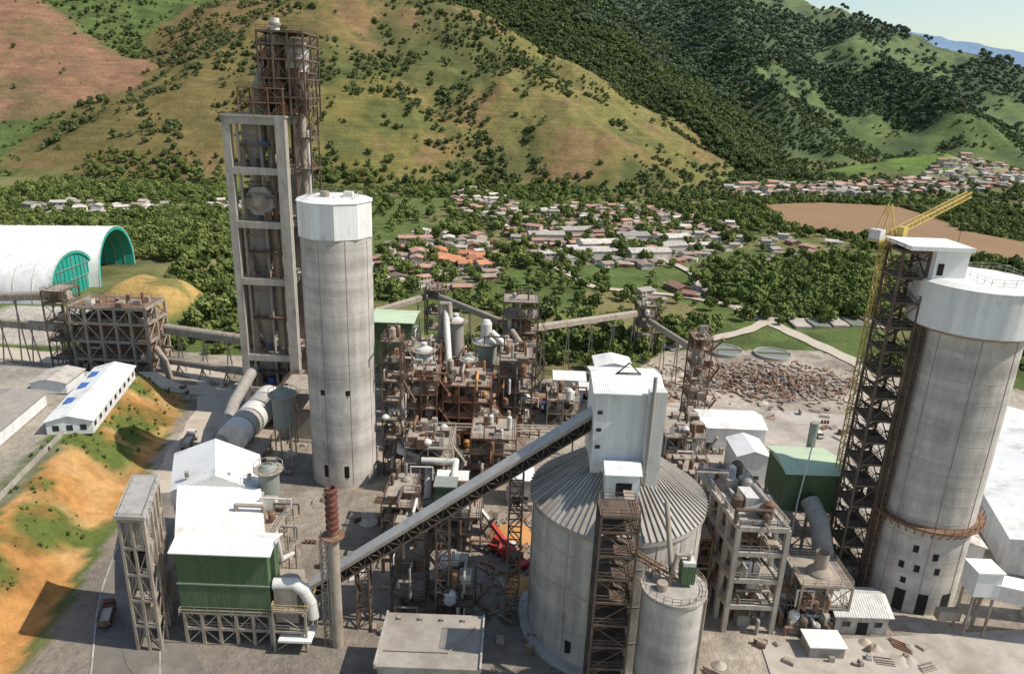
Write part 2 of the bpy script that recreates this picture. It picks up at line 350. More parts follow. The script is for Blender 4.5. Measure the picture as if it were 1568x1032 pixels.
    md=np.exp(-(((x+148)/15)**4+((y-285)/21)**4));mixin(sstep(.2,.6,md),C(.42,.28,.10));mixin(sstep(.2,.6,md)*sstep(.5,.6,n2),C(.2,.18,.06))
    mixin(inpoly(x,y,[(-190,240),(-160,240),(-160,262),(-190,262)])*1.,C(.5,.45,.38))
    return out
def seg(a,b,st):return list(np.arange(a,b,st))
xs=np.array(seg(-9000,-3000,300)+seg(-3000,-1400,60)+seg(-1400,-500,11)+seg(-500,-170,6)+seg(-170,190,1.5)+seg(190,600,6)+seg(600,1700,13)+seg(1700,3000,50)+seg(3000,5600,60)+seg(5600,9001,300))
ys=np.array(seg(-600,60,30)+seg(60,300,1.5)+seg(300,1300,5)+seg(1300,2700,12)+seg(2700,4500,90)+seg(4500,6600,70)+seg(6600,12001,400))
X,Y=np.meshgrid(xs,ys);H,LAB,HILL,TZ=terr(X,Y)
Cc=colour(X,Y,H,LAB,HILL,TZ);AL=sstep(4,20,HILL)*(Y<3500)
ny,nx=X.shape
idx=np.arange(nx*ny).reshape(ny,nx)
fc=np.stack([idx[:-1,:-1],idx[:-1,1:],idx[1:,1:],idx[1:,:-1]],-1).reshape(-1,4)
me=bpy.data.meshes.new('terrain');me.vertices.add(nx*ny);me.vertices.foreach_set('co',np.stack([X,Y,H],-1).astype(np.float32).ravel())
me.loops.add(fc.size);me.loops.foreach_set('vertex_index',fc.ravel().astype(np.int32));me.polygons.add(len(fc));me.polygons.foreach_set('loop_start',np.arange(0,fc.size,4,dtype=np.int32))
me.update(calc_edges=True);me.polygons.foreach_set('use_smooth',np.ones(len(fc),bool))
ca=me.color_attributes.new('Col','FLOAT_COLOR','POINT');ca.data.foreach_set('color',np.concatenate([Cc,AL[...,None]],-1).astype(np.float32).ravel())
ter=bpy.data.objects.new('terrain',me);COL.objects.link(ter)
m=bpy.data.materials.new('terrain_soil_grass_haze');m.use_nodes=True;nt=m.node_tree;p=nt.nodes['Principled BSDF'];co=N(nt,'ShaderNodeTexCoord').outputs['Object']
at=N(nt,'ShaderNodeVertexColor',layer_name='Col')
a=mmath(nt,'MULTIPLY_ADD',noise(nt,co,.05,det=6,rough=.7),1.2,.4);b=mmath(nt,'MULTIPLY_ADD',noise(nt,co,.5,det=5,rough=.7),1.1,.45);cc=mmath(nt,'MULTIPLY',a,b)
ctr=mmath(nt,'MULTIPLY_ADD',noise(nt,co,1,(.012,.012,.45),det=4,rough=.7),1.0,-.5);ctr=mmath(nt,'MULTIPLY',ctr,at.outputs[1]);cc=mmath(nt,'MULTIPLY',cc,mmath(nt,'ADD',ctr,1.0))
vs=N(nt,'ShaderNodeVectorMath',operation='SCALE');nt.links.new(at.outputs[0],vs.inputs[0]);nt.links.new(cc,vs.inputs['Scale'])
sh=noise(nt,co,.16,det=6,rough=.8);mr=N(nt,'ShaderNodeMapRange');nt.links.new(sh,mr.inputs[0]);mr.inputs[1].default_value=.50;mr.inputs[2].default_value=.62;mr.inputs[4].default_value=.7
big=noise(nt,co,.012,det=4);mr2=N(nt,'ShaderNodeMapRange');nt.links.new(big,mr2.inputs[0]);mr2.inputs[1].default_value=.35;mr2.inputs[2].default_value=.6
sf=mmath(nt,'MULTIPLY',mmath(nt,'MULTIPLY',mr.outputs[0],mr2.outputs[0]),at.outputs[1])
mx=N(nt,'ShaderNodeMix',data_type='RGBA');nt.links.new(sf,mx.inputs[0]);nt.links.new(vs.outputs[0],mx.inputs[6]);mx.inputs[7].default_value=(.068,.082,.032,1)
nt.links.new(mx.outputs[2],p.inputs['Base Color']);p.inputs['Roughness'].default_value=1;p.inputs['Specular IOR Level'].default_value=.1
bp=N(nt,'ShaderNodeBump');bp.inputs['Distance'].default_value=1.7;bp.inputs['Strength'].default_value=.85;nt.links.new(noise(nt,co,.25,det=7,rough=.75),bp.inputs['Height']);nt.links.new(bp.outputs[0],p.inputs['Normal'])
me.materials.append(m)
def tz1(x,y):
    return terr(np.array([float(x)]),np.array([float(y)]))[0][0]
# ------------------------------------------------------------------ sheets & roads
def ribbon(name,pts,wd,m,off=.06,kerb=False,sub=4.):
    P=[]
    for (x0,y0),(x1,y1) in zip(pts,pts[1:]):
        n=max(1,int(math.dist((x0,y0),(x1,y1))/sub))
        for k in range(n):P.append((x0+(x1-x0)*k/n,y0+(y1-y0)*k/n))
    P.append(pts[-1]);P=np.array(P)
    for _ in range(3):P[1:-1]=(P[:-2]+P[1:-1]*2+P[2:])/4
    T=np.gradient(P,axis=0);T/=np.linalg.norm(T,axis=1)[:,None]+1e-9;Nn=np.stack([-T[:,1],T[:,0]],1)
    wj=wd/2*(1+.12*np.sin(np.arange(len(P))*1.7)*(not kerb))[:,None]
    L=P+Nn*wj;Rr=P-Nn*wj
    z=np.maximum.reduce([terr(q[:,0],q[:,1])[0] for q in (L,Rr,P)])+off
    b=B();n=len(P);b.add([(*L[i],z[i]) for i in range(n)]+[(*Rr[i],z[i]) for i in range(n)],[(i,n+i,n+i+1,i+1) for i in range(n-1)],m)
    if kerb:
        for i in range(n-1):
            for q in (L,Rr):b.beam((*q[i],z[i]+.06),(*q[i+1],z[i+1]+.06),.25,'concrete_old',.14)
    return b.done(name)
def sheet(name,poly,m,z=.05):
    b=B();b.add([(x,y,z) for x,y in poly],[tuple(range(len(poly)))],m);return b.done(name)
sheet('river',RIVER,'river_water',2.6)
ribbon('plant_access_road',[(-50,70),(-60,92),(-70,112),(-78,140),(-81,152)],10,'asphalt',.05,kerb=True)
ribbon('haul_road',[(-79,146),(-83,165),(-86,188),(-92,210),(-102,222),(-140,226),(-200,236)],9.5,'dusty_road',.09)
ribbon('gate_road',[(-92,206),(-120,207),(-150,214),(-190,226)],7,'dusty_road',.14)
ribbon('yard_road',[(-60,100),(-45,84),(0,76),(60,82),(120,92)],9,'asphalt',.13)
ribbon('valley_road',[(60,262),(100,290),(118,312),(104,330),(80,346),(40,352),(20,400)],5,'dusty_road',.62)
ribbon('village_road',[(95,350),(100,395),(86,430),(70,470),(95,540),(150,600),(230,720),(420,880),(760,1180)],5,'dusty_road',.8)
ribbon('dirt_road',[(112,215),(132,250),(118,290),(104,330)],7,'dusty_road',.33)
ribbon('river_road',[(118,312),(190,300),(270,330),(340,372)],6,'dusty_road',.5)
sheet('concrete_yard',[(28,150),(32,212),(120,205),(120,150)],'concrete_pad',.05)
sheet('silo_apron',[(44,80),(46,104),(110,112),(130,96),(120,78)],'concrete_pad',.2)
# ------------------------------------------------------------------ preheater tower
b=B();FL=[18,40,55.5,69.5,82];x0,x1,y0,y1=-74.8,-60.9,190,207;cf='concrete_frame'
for y in (y0,y1):
    b.beam((x0,y,0),(x0,y,83),1.9,cf);b.beam((x1,y,0),(x1,y,83),2.5,cf);b.beam((x0+2.4,y+.4,0),(x0+2.4,y+.4,82),.6,'dusty_steel');b.beam((x1-2.6,y+.4,0),(x1-2.6,y+.4,82),.6,'dark_steel')
for z in [8]+FL:
    b.box(x0+1,x1-1.3,y0-.85,y0+.85,z-.9,z+.9,cf);b.box(x0+1,x1-1.3,y1-.85,y1+.85,z-.9,z+.9,cf)
    for x in (x0,x1):b.box(x-.85,x+.85,y0+1.3,y1-1.3,z-.85,z+.85,cf)
    b.box(x0+.85,x1-.85,y0+.9,y1-.9,z-.2,z+.35,'dusty_steel');b.rail(x0+.6,x1-.6,y0-.4,y1,z+.9,'dark_steel')
b.box(x0-1.2,x1+1.6,y0-1.2,y1+1.2,82.95,83.5,cf)
for k,(z0,z1) in enumerate(zip([8]+FL,FL)):
    h=z1-z0
    if k<4:b.box(x0+1,x1-1.3,y1-.7,y1-.3,z0+.9,z1-.9,'concrete_old')
    if k<3:b.box(x0-.5,x0-.2,y0+4,y1-1.3,z0+.9,z1-.9,'concrete_old')
    b.lathe(-70.2,196.5,[(1.4,z0),(1.8,z0+h*.18),(3.3,z0+h*.42),(3.3,z1-1)] if k!=3 else [(.8,z0),(1,z1)],'grey_steel',28)
    b.cyl((-65.4,196,z0),(-65.4,196,z1-.9),2.0 if k<3 else 1.4,m='dusty_steel')
    b.pipe([(-72.5,193.5,z0),(-72.5,193.5,z0+h*.5),(-70.2,194.5,z0+h*.75)],.7,'dusty_steel')
    b.cyl((-67.4,192.8,z0),(-67.4,192.8,z1),.4,m='grey_steel');b.beam((-73,191.2,z0+h*.5),(-62.8,191.2,z0+h*.5),.35,'dark_steel')
    b.box(-73,-62.8,191,195,z0+h*.5-.1,z0+h*.5,'dark_steel');b.rail(-73,-62.8,191,195,z0+h*.5,'dark_steel')
    b.lathe(-70.2,196.5,[(3.3,z1-4),(3.6,z1-4),(3.6,z1-3.6),(3.3,z1-3.6)],'dusty_steel',28)
    for q in range(12):
        cx=random.uniform(-73.4,-63);cy=random.uniform(191,200);hh=random.uniform(1,3);zz=random.choice([z0+.4,z0+.4,z0+h*.5]);b.box(cx,cx+random.uniform(.6,2.0),cy,cy+1.5,zz,zz+hh,random.choice(['rust_steel','dusty_steel','dark_steel','dark_steel'])if q else 'blue_paint')
b.cyl((-68.4,191.5,61.5),(-68.4,196,61.5),4.0,4.0,'grey_steel',8,ph=.39);b.cyl((-68.4,190.3,61.5),(-68.4,191.5,61.5),1.2,2.8,'dusty_steel',8)
b.base=83.5
b.frame(-66,-54.6,191,205,[88,92.5,97,100.5,103.4],'dark_steel',.42,nx=3,ny=2,floor='dark_steel')
b.frame(-71.4,-60,190,207,[86.5,90],'rust_steel',.35,nx=3,ny=2)
b.lathe(-58,197,[(1,86),(1.4,90),(3.0,94),(3.0,99.5),(2.4,101.3),(1,102.1),(.01,102.3)],'vessel_white');b.lathe(-58.2,192.9,[(1.5,95),(1.5,100.5),(.8,101.5),(.01,101.8)],'grey_steel')
b.lathe(-62,199,[(2,84),(2.2,95),(1.2,98)],'rust_steel')
for q in range(60):
    cx=random.uniform(-65.5,-56.5);cy=random.uniform(191,203);zz=random.choice([84,88,92.5,97]);b.box(cx,cx+random.uniform(.6,2),cy,cy+1.4,zz+.2,zz+random.uniform(1,3.4),random.choice(['rust_steel','rust_steel','dark_steel','dark_steel']))
for q in range(14):
    cx=random.uniform(-65.5,-56.5);b.cyl((cx,191.5,random.uniform(84,90)),(cx,191.5,random.uniform(94,103)),.2,m='dark_steel',n=8)
b.add([(-71.2,196,83.5),(-66.3,196,83.5),(-66.3,196,98.5),(-69.5,196,91),(-71.2,203,83.5),(-66.3,203,83.5),(-66.3,203,98.5),(-69.5,203,91)],[(0,1,2,3),(7,6,5,4),(0,3,7,4),(3,2,6,7),(1,5,6,2)],'grey_cladding')
b.pipe([(-69,204.5,85),(-64.6,204.5,100),(-62.5,201,102)],1.2,'vessel_white')
b.cyl((-65,203,84),(-65,203,107.4),1.15,1.15,'vessel_white');b.cyl((-65,203,105.6),(-65,203,106.2),1.6,m='dusty_steel');b.cyl((-66.9,203,90),(-66.9,203,105),.6,m='dusty_steel')
b.base=0
b.frame(-58.6,-54.4,193,201,[10,20,30,40,50,60,70,78,86,94],'dark_steel',.4)
b.pipe([(-57.2,196,5),(-57.2,196,86),(-59.7,196,90)],.9,'dusty_steel');b.pipe([(-55.3,194,5),(-55.3,194,80)],.5,'vessel_white')
b.stairs(-58.2,-55,197,201,0,86,'rust_steel',step=5)
b.done('preheater_tower')
# ------------------------------------------------------------------ silo left
def silo(name,cx,cy,rr,zt,caps,rings=(),n=56):
    b=B();b.lathe(cx,cy,[(rr,0),(rr,zt)],'concrete',n)
    for z in rings:b.lathe(cx,cy,[(rr+.02,z),(rr+.5,z),(rr+.5,z+.6),(rr+.02,z+.6)],'concrete_old',n)
    for i in range(4):
        a=-2.6+i*.75;x=cx+(rr+.02)*math.cos(a);y=cy+(rr+.02)*math.sin(a);b.cyl((x,y,1),(x,y,zt-1),.07,m='dusty_steel',n=6)
    z=4.0
    while z<zt-2:
        b.lathe(cx,cy,[(rr+.004,z),(rr+.03,z+.02),(rr+.03,z+.08),(rr+.004,z+.1)],'concrete_old',n);z+=3.9
    z0,z1,rc,nn,ph=caps
    b.cyl((cx,cy,z0),(cx,cy,z1),rc,rc,'white_cladding',nn,ph=ph);b.cyl((cx,cy,z1+.003),(cx,cy,z1+.6),rc+.25,rc-1.5,'white_roof',nn,ph=ph)
    return b
b=silo('s',-40,158.5,7.8,61,(59.8,67.5,8.3,10,.2))
for a,z in ((-1.9,24),(-1.2,24),(-1.9,3),(-1.3,3)):
    x=-40+7.8*math.cos(a);y=158.5+7.8*math.sin(a);b.box(x-.6,x+.6,y-.12,y+.3,z,z+(1.2 if z>5 else 3),'opening_dark')
b.rail(-45,-35,153.5,163.5,68.1,'grey_steel',h=.9,t=.06)
b.cyl((-42,158,68),(-42,158,69.2),1,m='dusty_steel');b.box(-38,-36,158,160,68,69.2,'vessel_white')
b.done('concrete_silo')
# ------------------------------------------------------------------ silo right
cx,cy=80.5,122
b=silo('s',cx,cy,8.6,56.5,(55.3,63,10.2,24,.2),rings=(18,))
b.lathe(cx,cy,[(8.62,54.5),(10.2,55.3)],'dusty_steel',48)
for i in range(40):
    a=i*math.pi/20;b.beam((cx+10*math.cos(a),cy+10*math.sin(a),18.6),(cx+10*math.cos(a),cy+10*math.sin(a),19.7),.1,'rust_steel')
    a2=a+math.pi/20;b.beam((cx+10*math.cos(a),cy+10*math.sin(a),19.7),(cx+10*math.cos(a2),cy+10*math.sin(a2),19.7),.1,'rust_steel')
    b.beam((cx+8.6*math.cos(a),cy+8.6*math.sin(a),16.6),(cx+9.9*math.cos(a),cy+9.9*math.sin(a),18.2),.14,'rust_steel')
b.lathe(cx,cy,[(8.62,18.2),(10.1,18.2),(10.1,18.6),(8.62,18.62)],'rust_steel',48)
for a,z,h in ((-2.2,0,4.5),(-1.75,0,4.5),(-1.2,0,4.5),(-2.3,9,1.4),(-2.0,9,1.4),(-1.6,9,1.4),(-2.1,13,1.4),(-1.7,12,1.4),(-2.2,6,1.2)):
    x=cx+8.6*math.cos(a);y=cy+8.6*math.sin(a);st=len(b.v);b.box(x-.9 if h>3 else x-.45,x+.9 if h>3 else x+.45,y-.1,y+1.2,z,z+h,'opening_dark');b.rotate(st,a+math.pi/2,(x,y))
b.box(71.0,76.6,120,128,57,68.2,'white_cladding');b.box(66.2,77.0,119.4,128.6,68.2,68.9,'white_roof')
b.box(71.6,72.6,119.9,120,64,66,'opening_dark');b.rail(78,88,115,129,63.6,'grey_steel',t=.06)
b.done('concrete_silo')
b=B()
b.frame(66.2,70.8,121.5,127,[4.5*i for i in range(1,16)],'dark_steel',.4,floor='dark_steel');b.stairs(66.7,70.3,122,126.5,0,66,'dark_steel',step=2.25)
b.pipe([(70.6,121,3),(70.6,121,60)],.35,'dark_steel');b.lat((71.2,119.8,0),(71.2,119.8,55),1.0,2,.14,'dark_steel')
for z in range(6,55,9):b.beam((71,124,z),(73,122,z),.3,'dark_steel')
b.done('stair_tower')
b=B();mx,my=67.6,130.5
b.lat((mx,my,0),(mx,my,67),1.5,1.9,.15,'yellow_paint');b.box(mx-2,mx+2,my-2,my+2,0,1,'concrete')
b.cyl((mx,my,67),(mx,my,68),1.4,m='yellow_paint')
A_=Vector((.80,.60,0));S_=Vector((-.60,.80,0));o_=Vector((mx,my,68))
def mp(a,s_,z):return o_+A_*a+S_*s_+Vector((0,0,z))
b.beam(mp(-5,0,.3),mp(2,0,.3),2.2,'yellow_paint',.5);b.beam(mp(-5,0,1.3),mp(-3.2,0,1.3),2,'vessel_white',1.8);b.beam(mp(.6,-1.7,1.5),mp(2.2,-1.7,1.5),1.2,'yellow_paint',2)
for yy in (-.8,.8):b.beam(mp(1,yy,.5),mp(-1.5,yy*.4,6.5),.2,'yellow_paint');b.beam(mp(-4,yy,.5),mp(-1.5,yy*.4,6.5),.2,'yellow_paint')
b.lat(mp(1.5,0,1),mp(30,0,6.8),1.0,1.4,.12,'yellow_paint');b.beam(mp(-1.5,0,6.5),mp(18,0,5.0),.08,'dark_steel');b.beam(mp(30,0,6.8),mp(30,0,-6),.07,'dark_steel')
b.done('tower_crane')
# ------------------------------------------------------------------ round silo
cx,cy=19.2,109.3;R_=14.5
b=B();b.lathe(cx,cy,[(R_,0),(R_,26.2)],'concrete_old',72);b.lathe(cx,cy,[(R_+1.6,0),(R_+1.6,.8),(R_+.01,.8)],'concrete',72)
b.lathe(cx,cy,[(R_+.02,25.3),(R_+.5,25.4),(R_+.5,26.3),(3,35.0)],'galvanised_roof',72)
rs=random.Random(3)
for i in range(84):
    a=2*math.pi*i/84;c_,s_=math.cos(a),math.sin(a);b.beam((cx+(R_+.6)*c_,cy+(R_+.6)*s_,26.42),(cx+3.2*c_,cy+3.2*s_,35.1),.2,rs.choice(['galvanised_roof','galvanised_roof','conveyor_cover','dusty_steel']),.3)
for z in (7,14,21):b.lathe(cx,cy,[(R_+.01,z),(R_+.06,z),(R_+.06,z+.15),(R_+.01,z+.15)],'concrete',72)
for i in range(9):
    a=-2.9+i*.33;x=cx+(R_+.02)*math.cos(a);y=cy+(R_+.02)*math.sin(a);b.beam((x,y,0),(x,y,25),.14,'concrete_old',.14)
b.box(cx-8.5,cx-7.6,cy-12.6,cy-11.4,3,5,'opening_dark')
b.box(cx-5.6,cx+4.8,cy-5,cy+6,32.6,46.4,'white_cladding');b.gable(cx-5.8,cx+5.0,cy-5.2,cy+6.2,46.3,46.6,47.8,'white_cladding','white_roof','x',.3)
b.box(cx+2.4,cx+5.1,cy-7,cy-5.21,31,47.9,'vessel_white')
b.gable(cx-3.6,cx+1.7,cy-9.5,cy-5.02,30,34.8,35.8,'white_cladding','white_roof','x',.3);b.box(cx-2,cx+.5,cy-9.6,cy-9.51,31,33.4,'opening_dark')
b.pipe([(cx+2.9,cy-7.3,32),(cx+2.9,cy-7.3,50.5)],.3,'grey_steel')
b.beam((cx-2,cy,48),(cx,cy,50),.2,'dark_steel');b.beam((cx+2,cy,48),(cx,cy,50),.2,'dark_steel');b.beam((cx-2,cy,48.2),(cx+2,cy,48.2),.2,'dark_steel')
for z in (37,40,43):b.box(cx-5.2,cx-4.4,cy-5.08,cy-5,z,z+.6,'glass_dark')
b.done('clinker_silo')
b=B();b.frame(13.6,19.0,88.2,92.8,[4*i for i in range(1,9)]+[34.5],'dark_steel',.32,floor='dark_steel');b.stairs(14.1,18.5,88.8,92.4,0,34,'dark_steel',step=2)
b.beam((18.5,92,33),(19,99,32.5),1.5,'dusty_steel',.3)
b.lat((20,93.5,25),(25.5,89,24.2),.8,1,.1,'rust_steel')
b.done('stair_tower')
cx,cy=25.3,89.3
b=B();b.lathe(cx,cy,[(4.6,0),(4.6,22.2)],'concrete',40);b.cyl((cx,cy,22.2),(cx,cy,22.7),4.85,4.85,'concrete_frame',40)
for i in range(24):
    a=i*math.pi/12;a2=a+math.pi/12;p1=(cx+4.6*math.cos(a),cy+4.6*math.sin(a));p2=(cx+4.6*math.cos(a2),cy+4.6*math.sin(a2))
    b.beam((*p1,22.7),(*p1,23.8),.09,'dusty_steel')
    for z in (23.3,23.8):b.beam((*p1,z),(*p2,z),.08,'dusty_steel')
b.box(cx+.8,cx+2.8,cy-.5,cy+1.6,23.3,26.3,'green_cladding');b.box(cx+.9,cx+2.7,cy-.4,cy+1.5,26.3,26.9,'vessel_white');b.pipe([(cx+1.8,cy+.4,26.7),(cx+1.8,cy+.4,27.7),(cx,cy+.4,27.7),(cx-.8,cy,22.7)],.3,'dusty_steel')
b.cyl((cx-2,cy-1,22.7),(cx-2,cy-1,23.9),.8,m='dusty_steel');b.pipe([(cx+4.2,cy-2.4,0),(cx+4.2,cy-2.4,22.5)],.2,'dusty_steel');b.box(cx-3,cx-1.8,cy+1,cy+2.5,22.7,23.7,'dusty_steel')
b.pipe([(cx-1.0,cy+6,33),(cx-.2,cy+1,23.5)],.4,'dusty_steel')
b.done('small_concrete_silo')
# ------------------------------------------------------------------ inclined conveyor
b=B();p=Vector((-35,104,8));q=Vector((14,108.5,42.0));d=(q-p)
b.beam(p,q,2.9,'conveyor_cover',.2)
side=d.cross(Vector((0,0,1))).normalized();off=d.normalized().cross(side)*1.0
if off.z>0:off=-off
for s_ in (-1,1):
    b.beam(p+side*1.45*s_+off*.3,q+side*1.45*s_+off*.3,.16,'dusty_steel',.5)
b.lat(p+off*1.3,q+off*1.3,2.6,2.0,.2,'dark_steel',1.9);b.beam(p+off*2.2,q+off*2.2,2.5,'dark_steel',.12);b.beam(p+off*1.2,q+off*1.2,2.0,'opening_dark',1.5)
for t in (.22,.5,.75):
    c=p+d*t;b.lat((c.x,c.y,0),(c.x,c.y,c.z-2.6),2.2,2.5,.22,'dark_steel')
b.box(-38.5,-34,102.5,105.5,0,9,'dusty_steel')
b.done('inclined_conveyor')
b=B();b.lathe(-27.8,100,[(1.0,0),(.95,22)],'dusty_steel',16);b.lathe(-27.8,100,[(.85,22),(.75,30.5)],'rust_steel',16)
for k in range(7):b.lathe(-27.8,100,[(.8,23+k*1.1),(1.05,23.1+k*1.1),(1.05,23.5+k*1.1),(.8,23.6+k*1.1)],'dark_red_paint',16)
b.lat((-29.4,100,0),(-29.4,100,22),1,1.6,.1,'dusty_steel');b.lathe(-27.8,100,[(.8,21.6),(1.9,21.6),(1.9,21.8),(.8,21.8)],'rust_steel',16);b.done('exhaust_stack')
# ------------------------------------------------------------------ bag filter building
b=B();b.box(-53.5,-38.5,99,104.5,6.5,18,'green_cladding');b.gable(-54,-38,98.7,104.8,18,18.2,19.3,'white_cladding','white_roof','x',.3)
b.frame(-53.2,-38.8,99.3,104.2,[3,6.2],'dusty_steel',.5,nx=5,ny=1)
b.box(-53.7,-38.3,98.85,98.99,12,12.25,'vessel_greygreen');b.rail(-53.6,-38.4,98.2,99,6.4,'dusty_steel')
for k in range(5):b.cyl((-52+k*2.9,101.7,6.3),(-52+k*2.9,101.7,3.4),1.4,.3,'dusty_steel',8)
b.box(-37.8,-34,99,104,5,12,'dusty_steel');b.pipe([(-38,100,12),(-34.5,100,12),(-32.9,99.8,11),(-31.9,99.6,9),(-31.6,99.6,6)],1.05,'vessel_white',18)
b.frame(-37.9,-32.5,98,104,[4,8],'dusty_steel',.35);b.box(-37,-31.5,97,101,2.6,3,'white_roof');b.rail(-38,-32,98,104,8.2,'yellow_paint')
b.done('bag_filter_building')
b=B()
b.box(-56,-41,105.2,119,0,15.5,'white_cladding')
b.add([(-56.4,104.9,16),(-40.6,104.9,16),(-40.6,119,18.5),(-56.4,119,18.5),(-56.4,104.9,15.5),(-40.6,104.9,15.5),(-40.6,119,15.5),(-56.4,119,15.5)],[(0,1,2,3),(4,5,1,0),(5,6,2,1),(7,4,0,3)],'white_roof')
b.add([(-58,119.02,17),(-49,119.02,20.8),(-40,119.02,17.5),(-40,134,17.5),(-49,134,20.8),(-58,134,17),(-58,119.02,14),(-40,119.02,14)],[(0,1,4,5),(1,2,3,4),(0,6,7,2,1)],'white_roof')
b.box(-57.6,-40.3,119.3,133.8,0,16.9,'grey_cladding')
for k in range(4):b.box(-55+k*4,-54.2+k*4,121,121.8,19.0,20,'dusty_steel')
b.v=[(x-.40*max(0,y-104.9),y,z) for x,y,z in b.v]
b.done('mill_hall')
b=B();b.frame(-60.5,-56.6,97,109,[5,10,15,20,25],'dusty_steel',.42,nx=2,ny=4);b.box(-60.1,-57,97.6,108.4,14,24.5,'grey_cladding');b.box(-61,-56.1,96.6,109.4,25.4,26,'grey_cladding')
b.box(-59.6,-57.4,97.2,97.6,16,19,'opening_dark')
for k in range(5):b.box(-59.8,-57.3,98+k*2,99.2+k*2,5.2,8,random.choice(['dusty_steel','grey_steel']))
b.pipe([(-58.5,104,10),(-56,106,10),(-54,108,13)],.9,'grey_steel');b.v=[(x-.35*max(0,y-99),y,z) for x,y,z in b.v];b.done('separator_building')
b=B();b.box(-18.5,-3.2,87.2,98.4,0,7.6,'concrete_old');b.box(-19,-2.7,86.8,98.8,7.6,8.1,'flat_roof')
for x in (-19,-3.0):b.box(x,x+.3,86.8,98.8,8.1,8.5,'concrete_old')
for x in (-16,-12,-8,-5):b.win(x,4,87.2,1.8,1.2)
for k in range(4):b.box(-17+k*3.5,-16.4+k*3.5,97,97.6,8.1,8.6,'dusty_steel')
b.pipe([(-18,90,8.3),(-8,90,8.3),(-4,96,8.3)],.1,'dusty_steel',6);b.done('electrical_building')
# ------------------------------------------------------------------ kiln line near preheater
b=B();b.pipe([(-78,192,14),(-79,178,9),(-76,160,6)],1.6,'grey_steel',18)
for k in range(5):b.cyl((-72-.3*k,186-k*5,7),(-72-.3*k,181.2-k*5,7),4.2-.12*k,4.2-.12*k,'grey_cladding' if k%2 else 'vessel_white',20)
b.frame(-77,-66,160,188,[3.2],'dusty_steel',.5,nx=2,ny=4)
b.box(-78,-63,189,192,0,8,'dusty_steel');b.box(-66,-58,176,188,0,9,'grey_steel');b.frame(-66,-56,174,188,[9.5,14],'dark_steel',.35,nx=2,ny=2)
b.shift(4.5);b.done('kiln_hood')
def vessel(name,x,y,z0,z1,rr,m,legs=True):
    b=B();b.lathe(x,y,[(.4,z0-rr*1.5),(rr,z0),(rr,z1),(rr*.6,z1+rr*.5),(.2,z1+rr*.6)],m,20)
    b.lathe(x,y,[(rr,z1-.1),(rr+.9,z1-.1),(rr+.9,z1+.05),(rr,z1+.05)],'dusty_steel',20)
    for i in range(10):
        a=i*math.pi/5;a2=a+math.pi/5;R_=rr+.85;b.beam((x+R_*math.cos(a),y+R_*math.sin(a),z1),(x+R_*math.cos(a),y+R_*math.sin(a),z1+1.1),.1,'dusty_steel');b.beam((x+R_*math.cos(a),y+R_*math.sin(a),z1+1.1),(x+R_*math.cos(a2),y+R_*math.sin(a2),z1+1.1),.1,'dusty_steel')
    if legs:
        for i in range(4):
            a=math.pi/4+i*math.pi/2;b.beam((x+rr*math.cos(a),y+rr*math.sin(a),0),(x+rr*math.cos(a),y+rr*math.sin(a),z0+1),.3,'dusty_steel')
    b.pipe([(x,y,z1+rr*.5),(x,y,z1+rr*.5+1.2),(x+1.5,y,z1+rr*.5+1.2)],.3,'dusty_steel',8)
    return b.done(name)
vessel('dust_filter_vessel',-55,160,12,20,2.6,'vessel_greygreen');vessel('dust_filter_vessel',-45.3,121,13,21.5,1.9,'vessel_greygreen')
def clutter(b,x0,x1,y0,y1,levels,n,seed,ms=('dusty_steel','grey_steel','rust_steel','vessel_white','dark_steel','rust_steel'),ground=True):
    rs=random.Random(seed)
    for i in range(n):
        z=rs.choice(([0] if ground else [])+list(levels));x=rs.uniform(x0,x1);y=rs.uniform(y0,y1);m=rs.choice(ms);k=rs.random()
        if k<.42:
            w_=rs.uniform(.6,2.6);d_=rs.uniform(.6,2.6);h=rs.uniform(.6,2.8);b.box(x,x+w_,y,y+d_,z+.15,z+h,m);b.box(x+.1,x+w_-.1,y+.1,y+d_-.1,z+h,z+h+.2,'dusty_steel')
        elif k<.62:
            rr=rs.uniform(.3,1.1);h=rs.uniform(1.2,4);b.lathe(x,y,[(rr*.3,z+.2),(rr,z+rr),(rr,z+h),(rr*.5,z+h+rr*.5),(.05,z+h+rr*.6)],m,14)
        else:
            rr=rs.uniform(.1,.38);L=rs.uniform(2,6);a=rs.choice([0,1.57,3.14,4.71]);h=rs.uniform(1,4)
            b.pipe([(x,y,z),(x,y,z+h),(x+L*math.cos(a),y+L*math.sin(a),z+h),(x+L*math.cos(a),y+L*math.sin(a),z+max(0,h-rs.uniform(1,4)))],rr,m,10)
